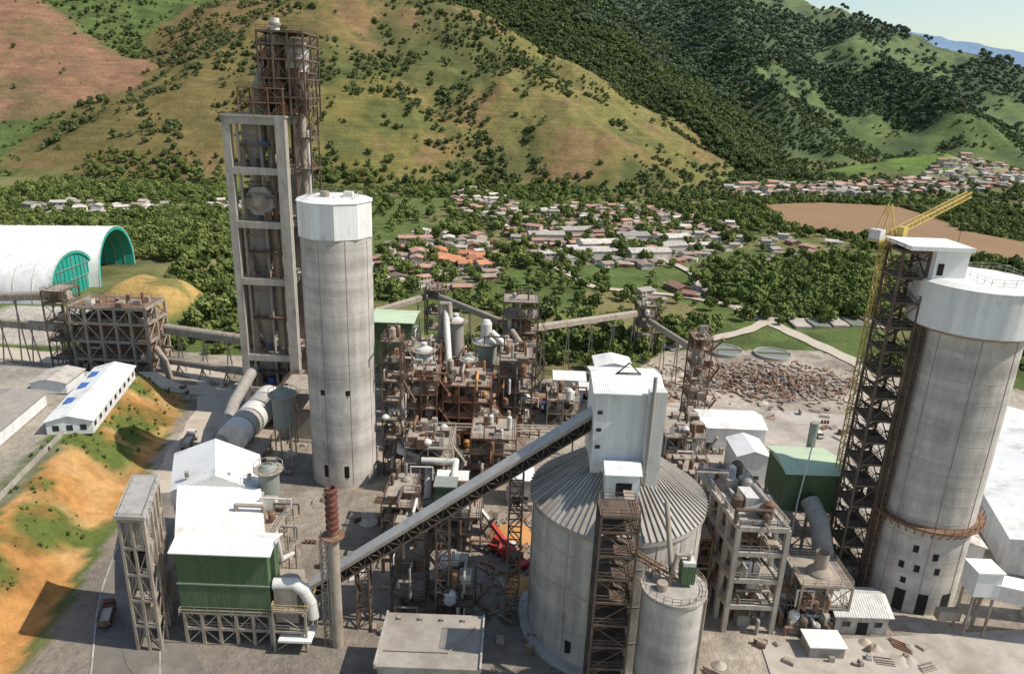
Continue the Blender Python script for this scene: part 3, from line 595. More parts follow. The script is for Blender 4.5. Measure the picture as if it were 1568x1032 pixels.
def yard(x0,x1,y0,y1,n,seed):
    b=B();rs=random.Random(seed)
    for i in range(n):
        x=rs.uniform(x0,x1);y=rs.uniform(y0,y1);k=rs.random();m=rs.choice(['dusty_steel','grey_steel','rust_steel','vessel_white','scrap_brown','concrete_frame','dark_steel']);a=rs.uniform(0,3.1)
        if k<.45:
            w_=rs.uniform(.5,2.0);d_=rs.uniform(.5,1.6);h=rs.uniform(.3,1.5);b.box(x,x+w_,y,y+d_,.15,.15+h,m,rot=a);b.box(x+.15,x+w_-.15,y+.1,y+d_-.1,.15+h,.3+h,'dusty_steel',rot=a)
        elif k<.7:
            for q in range(rs.randint(2,6)):b.beam((x,y+q*.4,.3+.1*(q%3)),(x+3*math.cos(a),y+q*.4+3*math.sin(a),.3+.1*(q%3)),.22,m)
        elif k<.8:
            for q in range(3):b.cyl((x+q*.9,y,.1),(x+q*.9,y,1.1),.35,m=m,n=14);b.cyl((x+q*.9,y,1.1),(x+q*.9,y,1.16),.3,m='dusty_steel',n=14)
        else:
            b.lathe(x,y,[(rs.uniform(1,2.4),.1),(rs.uniform(.4,.8),rs.uniform(.5,.9)),(.01,1.1)],rs.choice(['dusty_road','scrap_brown','concrete_pad']),11)
    return b.done('yard_equipment')
b=B();b.frame(-50,-44,108,120,[6,11,15],'dusty_steel',.3,ny=3);b.pipe([(-44,118,5),(-44,112,8),(-44,110,15)],.5,'vessel_white');b.stairs(-49.5,-45,111,114,0,15,'dark_steel')
clutter(b,-49,-45.5,108,117,[6,11,15],24,77);b.shift(3.2);b.done('process_platform')
# ------------------------------------------------------------------ center process plant
b=B();b.box(-46.5,-33.5,215,228,8,21.5,'green_cladding');b.gable(-47,-33,214.7,228.3,21.5,21.7,22.7,'pale_green_roof','pale_green_roof','x',.3);b.frame(-46,-34,215.5,227,[4,7.8],'dusty_steel',.5,nx=3);b.box(-36,-31,212,214.5,6,16,'dusty_steel');b.shift(2);b.done('green_filter_building')
def steel(name,x0,x1,y0,y1,lv,m,w_,nx=1,ny=1,cl=0,seed=0,floor='dusty_steel',stair=True,ms=('dusty_steel','grey_steel','rust_steel','vessel_white','dark_steel','rust_steel')):
    b=B();b.frame(x0,x1,y0,y1,lv,m,w_,nx,ny,floor=floor)
    if stair:b.stairs(x1+.2,x1+3,y0,y0+2.4,0,lv[-1],m,step=(lv[0]))
    clutter(b,x0+.6,x1-1.5,y0-.5,y1-2,lv,cl,seed,ms);return b
steel('s',-30.5,-26,158,164,[5,10,15,20,25,30,35],'dark_steel',.34,cl=24,seed=1).done('elevator_tower')
steel('s',-27,-19,172,184,[4,8,12,16,20],'rust_steel',.35,2,2,cl=60,seed=2).done('process_structure')
b=steel('s',-17.5,-5,174,188,[4.5,9,13.5,18],'red_steel',.4,3,2,cl=60,seed=3,ms=('red_steel','rust_steel','dusty_steel','orange_soil_surface','dark_steel'))
b.cyl((-11,181,5),(-11,181,14),3.4,2.6,'rust_steel');b.cyl((-11,181,14),(-11,181,20),2.6,1.2,'dusty_steel');b.done('raw_mill_structure')
steel('s',-3,6,182,194,[4.5,9,13.5,18,22.5],'dark_steel',.36,2,2,cl=66,seed=4).done('process_structure')
steel('s',-3,8,214,224,[5,10,15,20,25,30],'dark_steel',.36,2,1,cl=50,seed=5).done('process_structure')
steel('s',-31,-21,196,210,[5,10,15,19],'rust_steel',.36,2,2,cl=56,seed=6).done('process_structure')
steel('s',-20,-10,196,212,[5,10,14],'rust_steel',.36,2,2,cl=50,seed=61).done('process_structure')
steel('s',-33,-27,258,266,[6,12,18,21],'dark_steel',.45,cl=14,seed=7).done('transfer_tower')
steel('s',47,54,258,266,[5,10,14,18],'dark_steel',.45,cl=18,seed=8).done('transfer_tower')
steel('s',51,56,190,197,[5,10,15,20,25,28],'rust_steel',.34,cl=24,seed=9).done('elevator_tower')
steel('s',11,20,190,200,[4,8],'dusty_steel',.35,2,1,cl=40,seed=10).done('process_structure')
steel('s',-24,-13,150,162,[4,8,12],'dusty_steel',.3,2,2,cl=60,seed=11).done('process_structure')
steel('s',-9,2,156,168,[4,8,12],'rust_steel',.3,2,2,cl=56,seed=111).done('process_structure')
steel('s',-14,-5,128,140,[4,8],'dark_steel',.3,2,2,cl=46,seed=12).done('process_structure')
steel('s',-25,-19,126,140,[4,8,11],'dark_steel',.3,1,2,cl=42,seed=121).done('process_structure')
steel('s',-20,-14,108,114,[4,8,12,16],'dark_steel',.3,1,1,cl=30,seed=13).done('process_structure')
steel('s',-10,-5,106,112,[4,8],'dark_steel',.3,1,1,cl=26,seed=131).done('process_structure')
steel('s',40,50,165,178,[5,10],'dusty_steel',.35,2,2,cl=50,seed=14).done('process_structure')
steel('s',37,46,138,152,[4,8,12],'rust_steel',.35,2,2,cl=56,seed=15).done('process_structure')
steel('s',28,36,196,208,[4,8],'dusty_steel',.35,2,2,cl=36,seed=16).done('process_structure')
def tank(name,x,y,z0,z1,rr,m,top):
    b=B();b.lathe(x,y,[(.5,z0-rr*1.6),(rr,z0),(rr,z1)],m,22);b.lathe(x,y,[(rr+.02,z1),(rr*.95,z1+.4),(rr*.35,z1+rr*.5),(rr*.35,z1+rr*.9),(.02,z1+rr)],top,22)
    b.frame(x-rr-.6,x+rr+.6,y-rr-.6,y+rr+.6,[max(z0-rr*1.2,2),z0+.3],'dusty_steel',.35);b.lathe(x,y,[(rr,z1-.2),(rr+1,z1-.2),(rr+1,z1),(rr,z1)],'dusty_steel',22);b.rail(x-rr-.6,x+rr+.6,y-rr-.6,y+rr+.6,z1,'dusty_steel');return b.done(name)
tank('cyclone_vessel',-24.5,190,13,22,2.4,'vessel_white','vessel_white');tank('cyclone_vessel',-17,206,14,26,2.4,'grey_steel','vessel_white')
tank('dosing_silo',-7.5,198,16,22.5,3.2,'vessel_greygreen','vessel_white');tank('cyclone_vessel',-1.5,206,10,20,2,'dusty_steel','dusty_steel');tank('cyclone_vessel',-12,192,12,19,1.8,'vessel_white','vessel_white')
b=B();b.lathe(-7.5,198,[(1.6,24),(1.6,28),(1,29),(.02,29.3)],'vessel_white',18)
b.pipe([(-20,206,29),(-17,188,15),(-16,178,12)],.9,'vessel_white');b.pipe([(-22,206,5),(-21.5,206,31),(-19,206,31),(-18.5,204,27)],.8,'dusty_steel')
b.pipe([(-6,196,26),(-1,194,22),(2,190,12),(6,186,9)],1.0,'vessel_white');b.pipe([(0,210,22),(3,203,20),(6,196,13)],.9,'dusty_steel')
b.pipe([(-27,168,18),(-27,164,8),(-26,156,8),(-18.5,152,7.5),(-18.5,148,0)],.85,'vessel_white',16);b.pipe([(-28,166,12),(-28,156,3)],.6,'dusty_steel')
b.pipe([(-20,150,9),(-12,150,9),(-12,140,7)],.8,'vessel_white')
for z,yy in ((7,170),(7.6,170.6),(8.2,171.2)):b.pipe([(-30,yy,z),(20,yy+2,z)],.25,'dusty_steel',8)
for k in range(6):b.beam((-28+k*9,170.6,0),(-28+k*9,170.6,8),.35,'dark_steel')
b.done('process_ducting')
for (nm,x0,x1,y0,y1,h,wl,rf,ax) in (('pump_house',-15.5,-9,144,149,7,'white_cladding','white_roof','x'),('switch_room',0.5,6,146,152,7,'concrete_old','white_roof','x'),('site_office',-12.5,-8.5,114.5,118,6,'white_cladding','white_roof','x'),
    ('storage_shed',14,24,214,222,5,'white_cladding','white_roof','x'),('storage_shed',28,40,222,232,7,'white_cladding','white_roof','y'),('storage_shed',22,34,209,214,4,'white_cladding','white_roof','x'),('packing_shed',53,70,178,190,7,'white_cladding','white_roof','x'),('workshop',57,65,160,170,8,'white_cladding','white_roof','y')):
    b=B();b.gable(x0,x1,y0,y1,0,h,h+1.4,wl,rf,ax,.4);b.box(x0+1,x0+3,y0-.06,y0,0,2.6,'opening_dark');b.win((x0+x1)/2+1.2,2.2,y0,1.4,1)
    for q in range(3):b.box(x0+1+q*1.8,x0+2+q*1.8,y0-2,y0-.9,0.1,1+q*.4,'dusty_steel')
    b.done(nm)
for k,(x,y,c) in enumerate(((4,201,'red_steel'),(7,204,'red_steel'),(9,199,'blue_paint'),(0,148,'vessel_white'))):
    b=B();b.box(x,x+6,y,y+2.4,.15,2.75,c)
    for i in range(13):b.box(x+.2+i*.45,x+.35+i*.45,y-.06,y,.3,2.6,c)
    b.box(x,x+6,y,y+2.4,.02,.15,'dark_steel');b.done('shipping_container')
b=B();b.box(-15,-10.5,132,136,8.2,12.5,'green_cladding');b.box(-15.2,-10.3,131.8,136.2,12.5,12.8,'vessel_greygreen');b.cyl((-12.7,134,8.2),(-12.7,134,5),2.0,.4,'dusty_steel',8)
for x in (-15,-10.5):
    for y in (132,136):b.beam((x,y,0),(x,y,8.2),.3,'dusty_steel')
b.done('bag_filter')
b=B();b.lathe(2,134,[(5,.05),(4,.8),(2,1.3),(.01,1.5)],'orange_soil_surface',13);b.lathe(4,117,[(4,.05),(3,.6),(1,1.1),(.01,1.2)],'orange_soil_surface',13)
for k in range(160):
    x=random.uniform(-3,7);y=random.uniform(106,142);a=random.uniform(0,3);L=random.uniform(1,4);b.beam((x,y,random.uniform(.1,.5)),(x+L*math.cos(a),y+L*math.sin(a),random.uniform(.1,1.0)),random.uniform(.1,.35),random.choice(['red_steel','rust_steel','dusty_steel','scrap_brown','scrap_brown','concrete_frame']))
b.done('construction_debris')
# ------------------------------------------------------------------ conveyors far
def gallery(name,p,q,w_,h,m,ns=4,tops='dusty_steel'):
    b=B();p=Vector(p);q=Vector(q);d=q-p;b.beam(p,q,w_,m,h);b.cyl(p+Vector((0,0,h*.5)),q+Vector((0,0,h*.5)),w_*.52,w_*.52,tops,14)
    for i in range(ns):
        c=p+d*((i+.5)/ns);g=0
        for s_ in (-1,1):b.beam((c.x-s_*1.0,c.y-s_*.8,g),(c.x,c.y+s_*.4,c.z-h/2),.3,'dusty_steel')
    n=int(d.length/2.5)
    for i in range(n):
        c=p+d*(i/n);b.beam(c+Vector((0,-w_*.55,-h*.7)),c+Vector((0,-w_*.55,h*.5)),.12,'dusty_steel')
    return b.done(name)
gallery('belt_conveyor',(-205,228,14),(-140,218,14),2.2,1.6,'dusty_steel',6);gallery('belt_conveyor',(-205,226,19),(-139,216,26),2.2,1.6,'dusty_steel',5)
gallery('belt_conveyor',(-113,222,14),(-77,212,14),2.4,1.8,'dusty_steel',4);gallery('belt_conveyor',(-113,220,4),(-77,208,5),2.0,1.2,'dusty_steel',4)
gallery('belt_conveyor',(6,222,19),(50,262,14.5),1.8,1.3,'dusty_steel',5);gallery('belt_conveyor',(-58,235,15),(-31,262,18),1.8,1.2,'dusty_steel',3);gallery('belt_conveyor',(-30,262,18),(0,220,20),1.8,1.2,'dusty_steel',3)
gallery('belt_conveyor',(51,260,12),(56,200,20),1.6,1.1,'dusty_steel',4)
b=B();b.frame(-139,-115,214,227,[6,12,18,23],'dusty_steel',.75,nx=5,ny=2,floor='rust_steel')
b.box(-138,-116,216.5,226,3,17,'rust_steel');clutter(b,-138,-117,214,224,[6,12,18,23],76,21);b.frame(-146,-139.6,213,222,[6,12,18,24,28],'dark_steel',.4,1,1);clutter(b,-145,-141,213,220,[6,12,18,24],20,22)
b.pipe([(-114,216,10),(-111,215,6),(-110,215,0)],1,'dusty_steel')
b.done('crusher_building')
def arch(name,p0,p1,hh,L,end,base):
    b=B();p0=Vector(p0);p1=Vector(p1);c=(p0+p1)/2;a=(p1-p0)/2;ax=Vector((-a.y,a.x,0)).normalized()
    if ax.x>0:ax=-ax
    n=18;ring=[];
    for i in range(n+1):
        t=math.pi*i/n;ring.append(c-a*math.cos(t)+Vector((0,0,hh*math.sin(t)**.8)))
    nl=14
    for k in range(nl):
        A=[q+ax*(L*k/nl) for q in ring];C=[q+ax*(L*(k+1)/nl) for q in ring]
        b.add(A+C,[(i,n+1+i,n+2+i,i+1) for i in range(n)],'white_cladding',True)
    for k in range(nl):
        for i in range(n):b.beam(ring[i]+ax*(L*k/nl+.1),ring[i+1]+ax*(L*k/nl+.1),.35,'vessel_white',.3)
    if end:
        b.add([q+ax*.6 for q in ring],[tuple(range(n+1))],'teal_sheet')
        for i in range(1,n):b.beam(Vector((ring[i].x,ring[i].y,base))+ax*.4,ring[i]+ax*.4,.3,'vessel_greygreen' if i%3==0 else 'teal_sheet')
        for zz in (6,11):
            g=[q for q in ring if q.z>base+zz];b.beam(Vector((g[0].x,g[0].y,base+zz))+ax*.35,Vector((g[-1].x,g[-1].y,base+zz))+ax*.35,.3,'vessel_greygreen')
    inner=[c+(q-c)*.93 for q in ring];
    for q in inner:q.z=base+(q.z-base)*1.0
    b.add([q-ax*.05 for q in ring]+[q-ax*.05 for q in inner],[(i,i+1,n+2+i,n+1+i) for i in range(n)],'teal_sheet')
    if not end:
        b.add([q+ax*.1 for q in inner]+[q+ax*L*.98 for q in inner],[(i,i+1,n+2+i,n+1+i) for i in range(n)],'teal_sheet')
        for k in range(1,10):
            for i in range(n):b.beam(inner[i]+ax*(k*4),inner[i+1]+ax*(k*4),.5,'vessel_greygreen')
    b.done(name)
arch('arched_storage_hall',(-174,292,8),(-182,336,8),21.5,110,False,8);arch('arched_storage_hall',(-177,264,8),(-178,298,8),17.5,100,True,8)
b=B();st=len(b.v);b.gable(-5,5,-18,18,9.5,13,14.4,'white_cladding','white_roof','y',.5)
for y in range(-16,18,4):b.box(5.0,5.06,y-.8,y+.8,10.8,12,'glass_dark')
for x in (-3,0,3):b.box(x-.7,x+.7,-18.06,-18,10.6,12,'glass_dark')
for y in (-9,1,9):b.beam((-2.6,y,13.95),(-2.6,y+3.4,13.95),3,'blue_paint',.2)
b.rotate(st,.22,(0,0));b.v=[(x-108.5,y+172,z+.3) for x,y,z in b.v];b.done('long_terrace_shed')
b=B();b.gable(-132,-117,140,168,10.5,14,15.2,'white_cladding','roof_fibre','y',.5,rot=.15);b.done('terrace_warehouse')
b=B();b.gable(-128,-119,176,186,10.5,13.5,14.5,'white_cladding','roof_fibre','y',.5,rot=.1);b.done('terrace_warehouse')
b=B()
for k in range(24):
    y=100+k*3.6;x=foot(y)-18.5;y2=y+3.6;x2=foot(y2)-18.5;b.beam((x,y,tz1(x,y)+.5),(x2,y2,tz1(x2,y2)+.5),.22,'concrete_frame',1.5)
b.done('boundary_wall')
# ------------------------------------------------------------------ right process frame
b=B();b.frame(42,50.5,107,127,[5.5,11,16.5,21.5],'concrete_frame',.8,nx=1,ny=5,floor='concrete_old',brace=False)
for y in (107,111,115,119,123,127):
    for z in (5.5,11,16.5,21.5):b.beam((42,y,z),(50.5,y,z),.6,'concrete_frame')
clutter(b,43,48,107,124,[5.5,11,16.5,21.5],120,31);b.box(43,49.8,108,126,21.7,22,'concrete_old');b.rail(42,50.5,107,127,22.1,'dusty_steel')
b.pipe([(44,110,23),(48,110,24.5),(48,120,24.5)],.6,'grey_steel');b.box(45,48,112,116,22,24.5,'vessel_white');b.box(44,46,118,122,22,24.5,'grey_steel')
b.v=[(x-1.8-.12*max(0,y-107),y,z) for x,y,z in b.v];b.done('cement_mill_building')
steel('s',33,38,113,126,[5,10,15],'rust_steel',.3,1,3,cl=50,seed=33).done('pipe_rack')
b=B();b.box(56.5,67.5,129,140,12,20.5,'green_cladding');b.gable(56.1,67.9,128.7,140.3,20.5,20.6,21.8,'pale_green_roof','pale_green_roof','x',.3);b.frame(56.8,67.2,129.3,139.7,[6,11.8],'dusty_steel',.5,nx=2,ny=2)
b.cyl((66,142,12),(66,142,26),.9,m='vessel_greygreen');b.pipe([(60,128,30),(59,128,15),(58,126,4)],.15,'vessel_white',8);b.done('green_filter_building')
b=B();b.pipe([(64,128,15),(64.6,124,13),(64.5,120,9),(63.5,116,6)],1.9,'grey_steel',18);b.lathe(60.5,112,[(2.6,0),(3.0,2.5),(3.0,8),(2.2,10),(1.2,11),(1.2,14)],'dusty_steel',22);b.lathe(60.5,112,[(3.0,4),(3.5,4),(3.5,4.4),(3.0,4.4)],'rust_steel',22)
b.frame(56,65,108,117,[5,9.5],'dusty_steel',.35,2,2);clutter(b,53,62,106,114,[0,5],44,41);b.box(56,62,101,105,0,2.4,'grey_steel');b.box(55.7,62.3,100.7,105.3,2.4,2.6,'white_roof')
b.shift(-2.6);b.done('vertical_mill')
b=B();b.gable(64.5,74,107.5,115,0,4.2,5.8,'concrete_old','vessel_white','x',.6)
for i in range(22):b.beam((64.2+i*.45,106.8,4.16),(64.2+i*.45,111.2,6.02),.08,'vessel_white')
b.box(68.5,70.5,107.44,107.5,0,2.6,'opening_dark');b.win(66.5,2.2,107.5,1.4,1);b.win(72.3,2.2,107.5,1.4,1);b.shift(-4.2);b.done('compressor_house')
b=B();b.box(83.5,88,107.5,111.5,9,13.8,'white_cladding');b.box(83.3,88.2,107.3,111.7,13.8,14.1,'white_roof');b.beam((87,109.5,10),(112,106,7),3.6,'vessel_white',3);b.beam((87,109.5,11.6),(112,106,8.6),4,'white_roof',.25)
for x,y in ((84,108),(87.6,108),(84,111),(87.6,111),(98,107),(98,110),(108,105),(108,108)):b.beam((x,y,0),(x,y,9),.35,'dusty_steel')
b.box(80,84,109.5,111,2,4,'dusty_steel');b.lat((84,108,2),(88,111,9),.8,1,.1,'dusty_steel');b.done('truck_loading_gallery')
b=B();b.gable(104,140,128,200,0,8,11,'white_cladding','white_roof','y',.5,rot=-.30,c=(104,128));b.done('cement_warehouse')
b=B();b.gable(92,101,128,150,0,6,7,'white_cladding','roof_fibre','y',.4,rot=-.2);b.done('storage_shed')
b=B();b.lathe(101,114,[(2,0),(2,14),(1,15.5),(.02,15.8)],'concrete',20);b.done('additive_silo')
yard(-30,42,78,104,44,51);yard(20,66,135,215,160,52);yard(-60,-8,112,200,150,53);yard(-30,60,190,236,130,54);yard(-136,-90,200,212,30,55);yard(66,120,150,215,60,56);yard(44,76,98,106,22,57)
b=B();rs=random.Random(5)
for i in range(1900):
    x=rs.gauss(0,18);y=rs.gauss(0,8);h=max(0,2.6*math.exp(-((x/18)**2+(y/9)**2)));x+=90;y+=232;a=rs.uniform(0,3.14);L=rs.uniform(.5,3)
    b.beam((x,y,rs.uniform(0,h)+.1),(x+L*math.cos(a),y+L*math.sin(a),rs.uniform(0,h)+.2),rs.uniform(.15,.8),rs.choice(['scrap_brown','scrap_brown','scrap_brown','dusty_steel','rust_steel','dark_steel','dusty_steel','concrete_frame']))
b.done('scrap_metal_pile')
for x,y in ((82,262),(100,260)):
    b=B();b.lathe(x,y,[(7,0),(7,1.2),(6.4,1.2),(6.4,.5)],'concrete_frame',36);b.cyl((x,y,.6),(x,y,.9),6.45,m='pond_water',n=36);b.beam((x-6.5,y,1.3),(x+6.5,y,1.3),.5,'dusty_steel');b.done('settling_tank')
b=B()
for k in range(5):b.box(122+k*9,129+k*9,296+k*2,308+k*2,0,1.2,'concrete_pad');b.box(122.5+k*9,128.5+k*9,296.5+k*2,307.5+k*2,1.2,1.25,'pond_water' if k%2 else 'concrete_pad')
b.done('drying_beds')
# ------------------------------------------------------------------ vehicles
def wheels(b,xs_,y0,y1,rr,z=0):
    for x in xs_:
        for y in (y0,y1):b.cyl((x,y-.18,z+rr),(x,y+.18,z+rr),rr,m='rubber',n=14);b.cyl((x,y-.2,z+rr),(x,y+.2,z+rr),rr*.45,m='grey_steel',n=8)
def truck(x,y,rot,cabm,bedm):
    b=B();b.box(-3.6,3.6,-.5,.5,.75,1.0,'dark_steel');b.box(1.9,3.6,-1.15,1.15,.9,2.1,cabm);b.add([(1.9,-1.1,2.1),(3.55,-1.1,2.1),(3.2,-1,2.95),(1.95,-1,2.95),(1.9,1.1,2.1),(3.55,1.1,2.1),(3.2,1,2.95),(1.95,1,2.95)],[(0,1,2,3),(7,6,5,4),(3,2,6,7),(0,3,7,4)],cabm);b.add([(3.57,-.95,2.15),(3.57,.95,2.15),(3.25,.9,2.85),(3.25,-.9,2.85)],[(0,1,2,3)],'glass_dark')
    for yy in (-1.12,1.12):b.add([(2.2,yy,2.15),(3.3,yy,2.15),(3.1,yy*.93,2.8),(2.2,yy*.93,2.8)],[(0,1,2,3)],'glass_dark')
    b.box(-3.7,1.6,-1.2,1.2,1.05,1.25,bedm)
    for yy in (-1.2,1.1):b.box(-3.7,1.6,yy,yy+.1,1.25,2.3,bedm)
    b.box(-3.7,-3.6,-1.1,1.1,1.25,2.3,bedm);b.box(1.5,1.6,-1.1,1.1,1.25,2.5,bedm);b.box(-3.5,1.4,-1.05,1.05,1.26,1.9,'dusty_road');wheels(b,(2.7,-1.6,-2.8),-1,1,.5)
    o=b.done('dump_truck');o.location=(x,y,.1);o.rotation_euler=(0,0,rot);return o
truck(-69.5,104,1.9,'dark_red_paint','dark_steel').scale=(.8,.8,.8);truck(-84,170,1.7,'vessel_white','grey_steel');truck(62,152,.3,'vessel_white','blue_paint')
def car(x,y,rot,c):
    b=B();b.box(-2.1,2.1,-.85,.85,.35,.85,c);b.add([(-1.7,-.8,.85),(1.1,-.8,.85),(.5,-.68,1.42),(-1.3,-.68,1.42),(-1.7,.8,.85),(1.1,.8,.85),(.5,.68,1.42),(-1.3,.68,1.42)],[(0,1,2,3),(7,6,5,4),(1,5,6,2),(0,3,7,4)],'glass_dark');b.box(-1.3,.5,-.68,.68,1.42,1.47,c);wheels(b,(-1.3,1.3),-.8,.8,.33)
    o=b.done('parked_car');o.location=(x,y,.15);o.rotation_euler=(0,0,rot)
for i,(x,y,c) in enumerate(((72,176,'vessel_white'),(75,177,'grey_steel'),(78,178,'red_paint'),(90,190,'vessel_white'),(-50,88,'vessel_white'),(40,212,'blue_paint'))):car(x,y,1.3+.1*i,c)
b=B();b.box(-5,5,-1.3,1.3,.8,1.5,'red_paint');b.box(3.4,5,-1.25,.1,1.5,2.7,'red_paint');b.box(5,5.04,-1.1,0,1.9,2.6,'glass_dark');b.box(-1.8,1.2,-1.1,1.1,1.5,2.4,'red_paint');b.box(-3.2,-1.8,-1.2,1.2,1.5,2.6,'dark_steel');b.box(-.6,1,-2,-1.1,1.6,3,'vessel_white')
b.beam((-1.5,.2,2.6),(6,.2,5.8),.8,'red_paint',.9);b.beam((4,.2,5),(10.5,.2,7.8),.6,'vessel_white',.65);b.beam((9,.2,7.15),(13,.2,8.8),.42,'red_paint',.5);b.beam((1,.2,2),(3.5,.2,4.5),.3,'grey_steel');wheels(b,(-3.8,-2.3,2.2,3.8),-1.2,1.2,.6)
for x in (-4.5,4.2):b.box(x-.2,x+.2,-2.6,2.6,.7,.95,'yellow_paint');b.box(x-.3,x+.3,-2.7,-2.4,0,.8,'dark_steel');b.box(x-.3,x+.3,2.4,2.7,0,.8,'dark_steel')
o=b.done('mobile_crane');o.location=(1,126,.05);o.rotation_euler=(0,0,2.3)
# ------------------------------------------------------------------ village houses
def house(i):
    rs=random.Random(i);wl=rs.choice(['house_white','house_white','house_cream','house_brick']);rf=['roof_tile','roof_tile_dull','roof_fibre','roof_fibre','roof_tile_dull','roof_tile','roof_tile_dull','roof_fibre','roof_orange','roof_tile_dull','roof_fibre','roof_tile'][i%12]
    w_=rs.uniform(3.2,4.6);d_=rs.uniform(3.0,4.0);h=rs.choice([2.8,3,5.4]);b=B();b.gable(-w_,w_,-d_,d_,-3,h,h+rs.uniform(.7,1.4),wl,rf,'x',.5)
    for z in ([1.5] if h<4 else [1.5,4.1]):
        for x in (-w_*.6,0,w_*.6):
            b.box(x-.5,x+.5,-d_-.05,-d_,z-.5,z+.5,'glass_dark');b.box(x-.5,x+.5,d_,d_+.05,z-.5,z+.5,'glass_dark')
    b.box(w_*.3-.4,w_*.3+.4,-d_-.08,-d_,0,2,'trunk_bark')
    if rs.random()<.6:
        b.box(w_,w_+2.6,-d_*.6,d_*.8,-3,2.4,wl);b.box(w_+.02,w_+2.9,-d_*.6-.3,d_*.8+.3,2.4,2.6,rs.choice([rf,'roof_fibre']))
    o=b.done('village_house');me=o.data;bpy.data.objects.remove(o);return me
HM=[house(i) for i in range(12)]
placed=[]
def puthouses(poly,n,mind,variants,seed,sc=(.72,1.05)):
    rs=random.Random(seed);xs_=[p[0] for p in poly];ys_=[p[1] for p in poly];k=0;t=0
    while k<n and t<n*40:
        t+=1;x=rs.uniform(min(xs_),max(xs_));y=rs.uniform(min(ys_),max(ys_))
        if not inpoly(np.array([x]),np.array([y]),poly)[0]:continue
        if any((x-a)**2+(y-c)**2<mind**2 for a,c in placed):continue
        placed.append((x,y));o=bpy.data.objects.new('village_house',HM[rs.choice(variants)]);COL.objects.link(o);o.location=(x,y,tz1(x,y));o.rotation_euler=(0,0,rs.choice([.35,-.2,1.9,.5])+rs.uniform(-.25,.25));s_=rs.uniform(*sc);o.scale=(s_*rs.uniform(.8,1.35),s_,s_*.9);k+=1
allv=[0,1,2,3,4,5,6,7,9,10,11]
for k,(x,y,l,w_,rt) in enumerate(((55,455,30,14,.3),(80,430,26,12,.3),(45,425,22,12,.25),(105,480,24,12,.4),(20,480,24,10,.2),(76,482,26,13,.3),(38,500,22,10,.3),(98,452,20,9,.35))):
    b=B();z=tz1(x,y);b.gable(x-l/2,x+l/2,y-w_/2,y+w_/2,z-3,z+4.5,z+6.2,'house_white','roof_fibre','x',.5,rot=rt)
    b.done('village_warehouse');placed+=[(x,y),(x-8,y-2),(x+8,y+2)]
puthouses([(-50,400),(-45,425),(-20,410),(-12,388),(-30,385)],10,9,[8],1,(1,1.3))
puthouses(VIL1,52,9.5,allv,2);puthouses(VIL2,250,9.6,allv,3);puthouses(VIL3,180,13,allv,4,(1,1.5));puthouses(VIL4,24,11,[2,3,7,10,1],5,(.9,1.2));puthouses(VIL5,16,11,[2,3,7,10,1],6,(.9,1.2));puthouses([(60,330),(60,350),(110,370),(110,350)],8,12,allv,7);puthouses([(100,420),(140,440),(180,520),(240,520),(180,420)],12,12,allv,8)
# ------------------------------------------------------------------ trees
def tree(name,nleaf,seed,leafm,ls=.085):
    rs=random.Random(seed);b=B();bl=[]
    b.cyl((0,0,-.1),(.01,0,.35),.035,.02,'trunk_bark',7,caps=False)
    for i in range(8):
        a=rs.uniform(0,6.28);d=rs.uniform(.05,.28);z=rs.uniform(.36,.78);rr=rs.uniform(.14,.25)*(1.15-abs(z-.55));bl.append((d*math.cos(a),d*math.sin(a),z,rr))
    for x,y,z,rr in bl[:4]:b.cyl((0,0,.3),(x,y,z),.016,.006,'trunk_bark',5,caps=False)
    for x,y,z,rr in bl:
        n=7;k=4;vs=[];fs=[]
        for j in range(k+1):
            t=-math.pi/2+math.pi*j/k
            for i in range(n):
                q=rr*rs.uniform(.6,.9);vs.append((x+q*math.cos(t)*math.cos(6.283*i/n),y+q*math.cos(t)*math.sin(6.283*i/n),z+q*.85*math.sin(t)))
        for j in range(k):
            for i in range(n):fs.append((j*n+i,j*n+(i+1)%n,(j+1)*n+(i+1)%n,(j+1)*n+i))
        b.add(vs,fs,leafm)
    for i in range(nleaf):
        x,y,z,rr=rs.choice(bl);v=Vector((rs.gauss(0,1),rs.gauss(0,1),rs.gauss(.2,1))).normalized();c=Vector((x,y,z))+v*rr*rs.uniform(.8,1.25)
        t=(v+Vector((rs.gauss(0,.5),rs.gauss(0,.5),rs.gauss(0,.5)))).normalized();u=t.orthogonal().normalized();ww=t.cross(u);an=rs.uniform(0,3);u,ww=u*math.cos(an)+ww*math.sin(an),ww*math.cos(an)-u*math.sin(an);s_=ls*rs.uniform(.5,1.1)
        b.add([c-u*s_-ww*s_*.3,c+u*s_*.2-ww*s_,c+u*s_+ww*s_*.2,c-u*s_*.1+ww*s_],[(0,1,2,3)],leafm)
    o=b.done(name);return o
def scatter(name,pts,hs,child):
    n=len(pts);P=np.asarray(pts);z=terr(P[:,0],P[:,1])[0]-.2;a=rng.uniform(0,6.28,n);h=np.asarray(hs)
    vs=np.zeros((n,4,3))
    for k in range(4):
        an=a+k*math.pi/2+math.pi/4;vs[:,k,0]=P[:,0]+h*.7071*np.cos(an);vs[:,k,1]=P[:,1]+h*.7071*np.sin(an);vs[:,k,2]=z
    me=bpy.data.meshes.new(name);me.from_pydata(vs.reshape(-1,3).tolist(),[],np.arange(4*n).reshape(n,4).tolist())
    o=bpy.data.objects.new(name,me);COL.objects.link(o);o.instance_type='FACES';o.use_instance_faces_scale=True;o.instance_faces_scale=1;o.show_instancer_for_render=False;o.show_instancer_for_viewport=False
    child.parent=o;return o
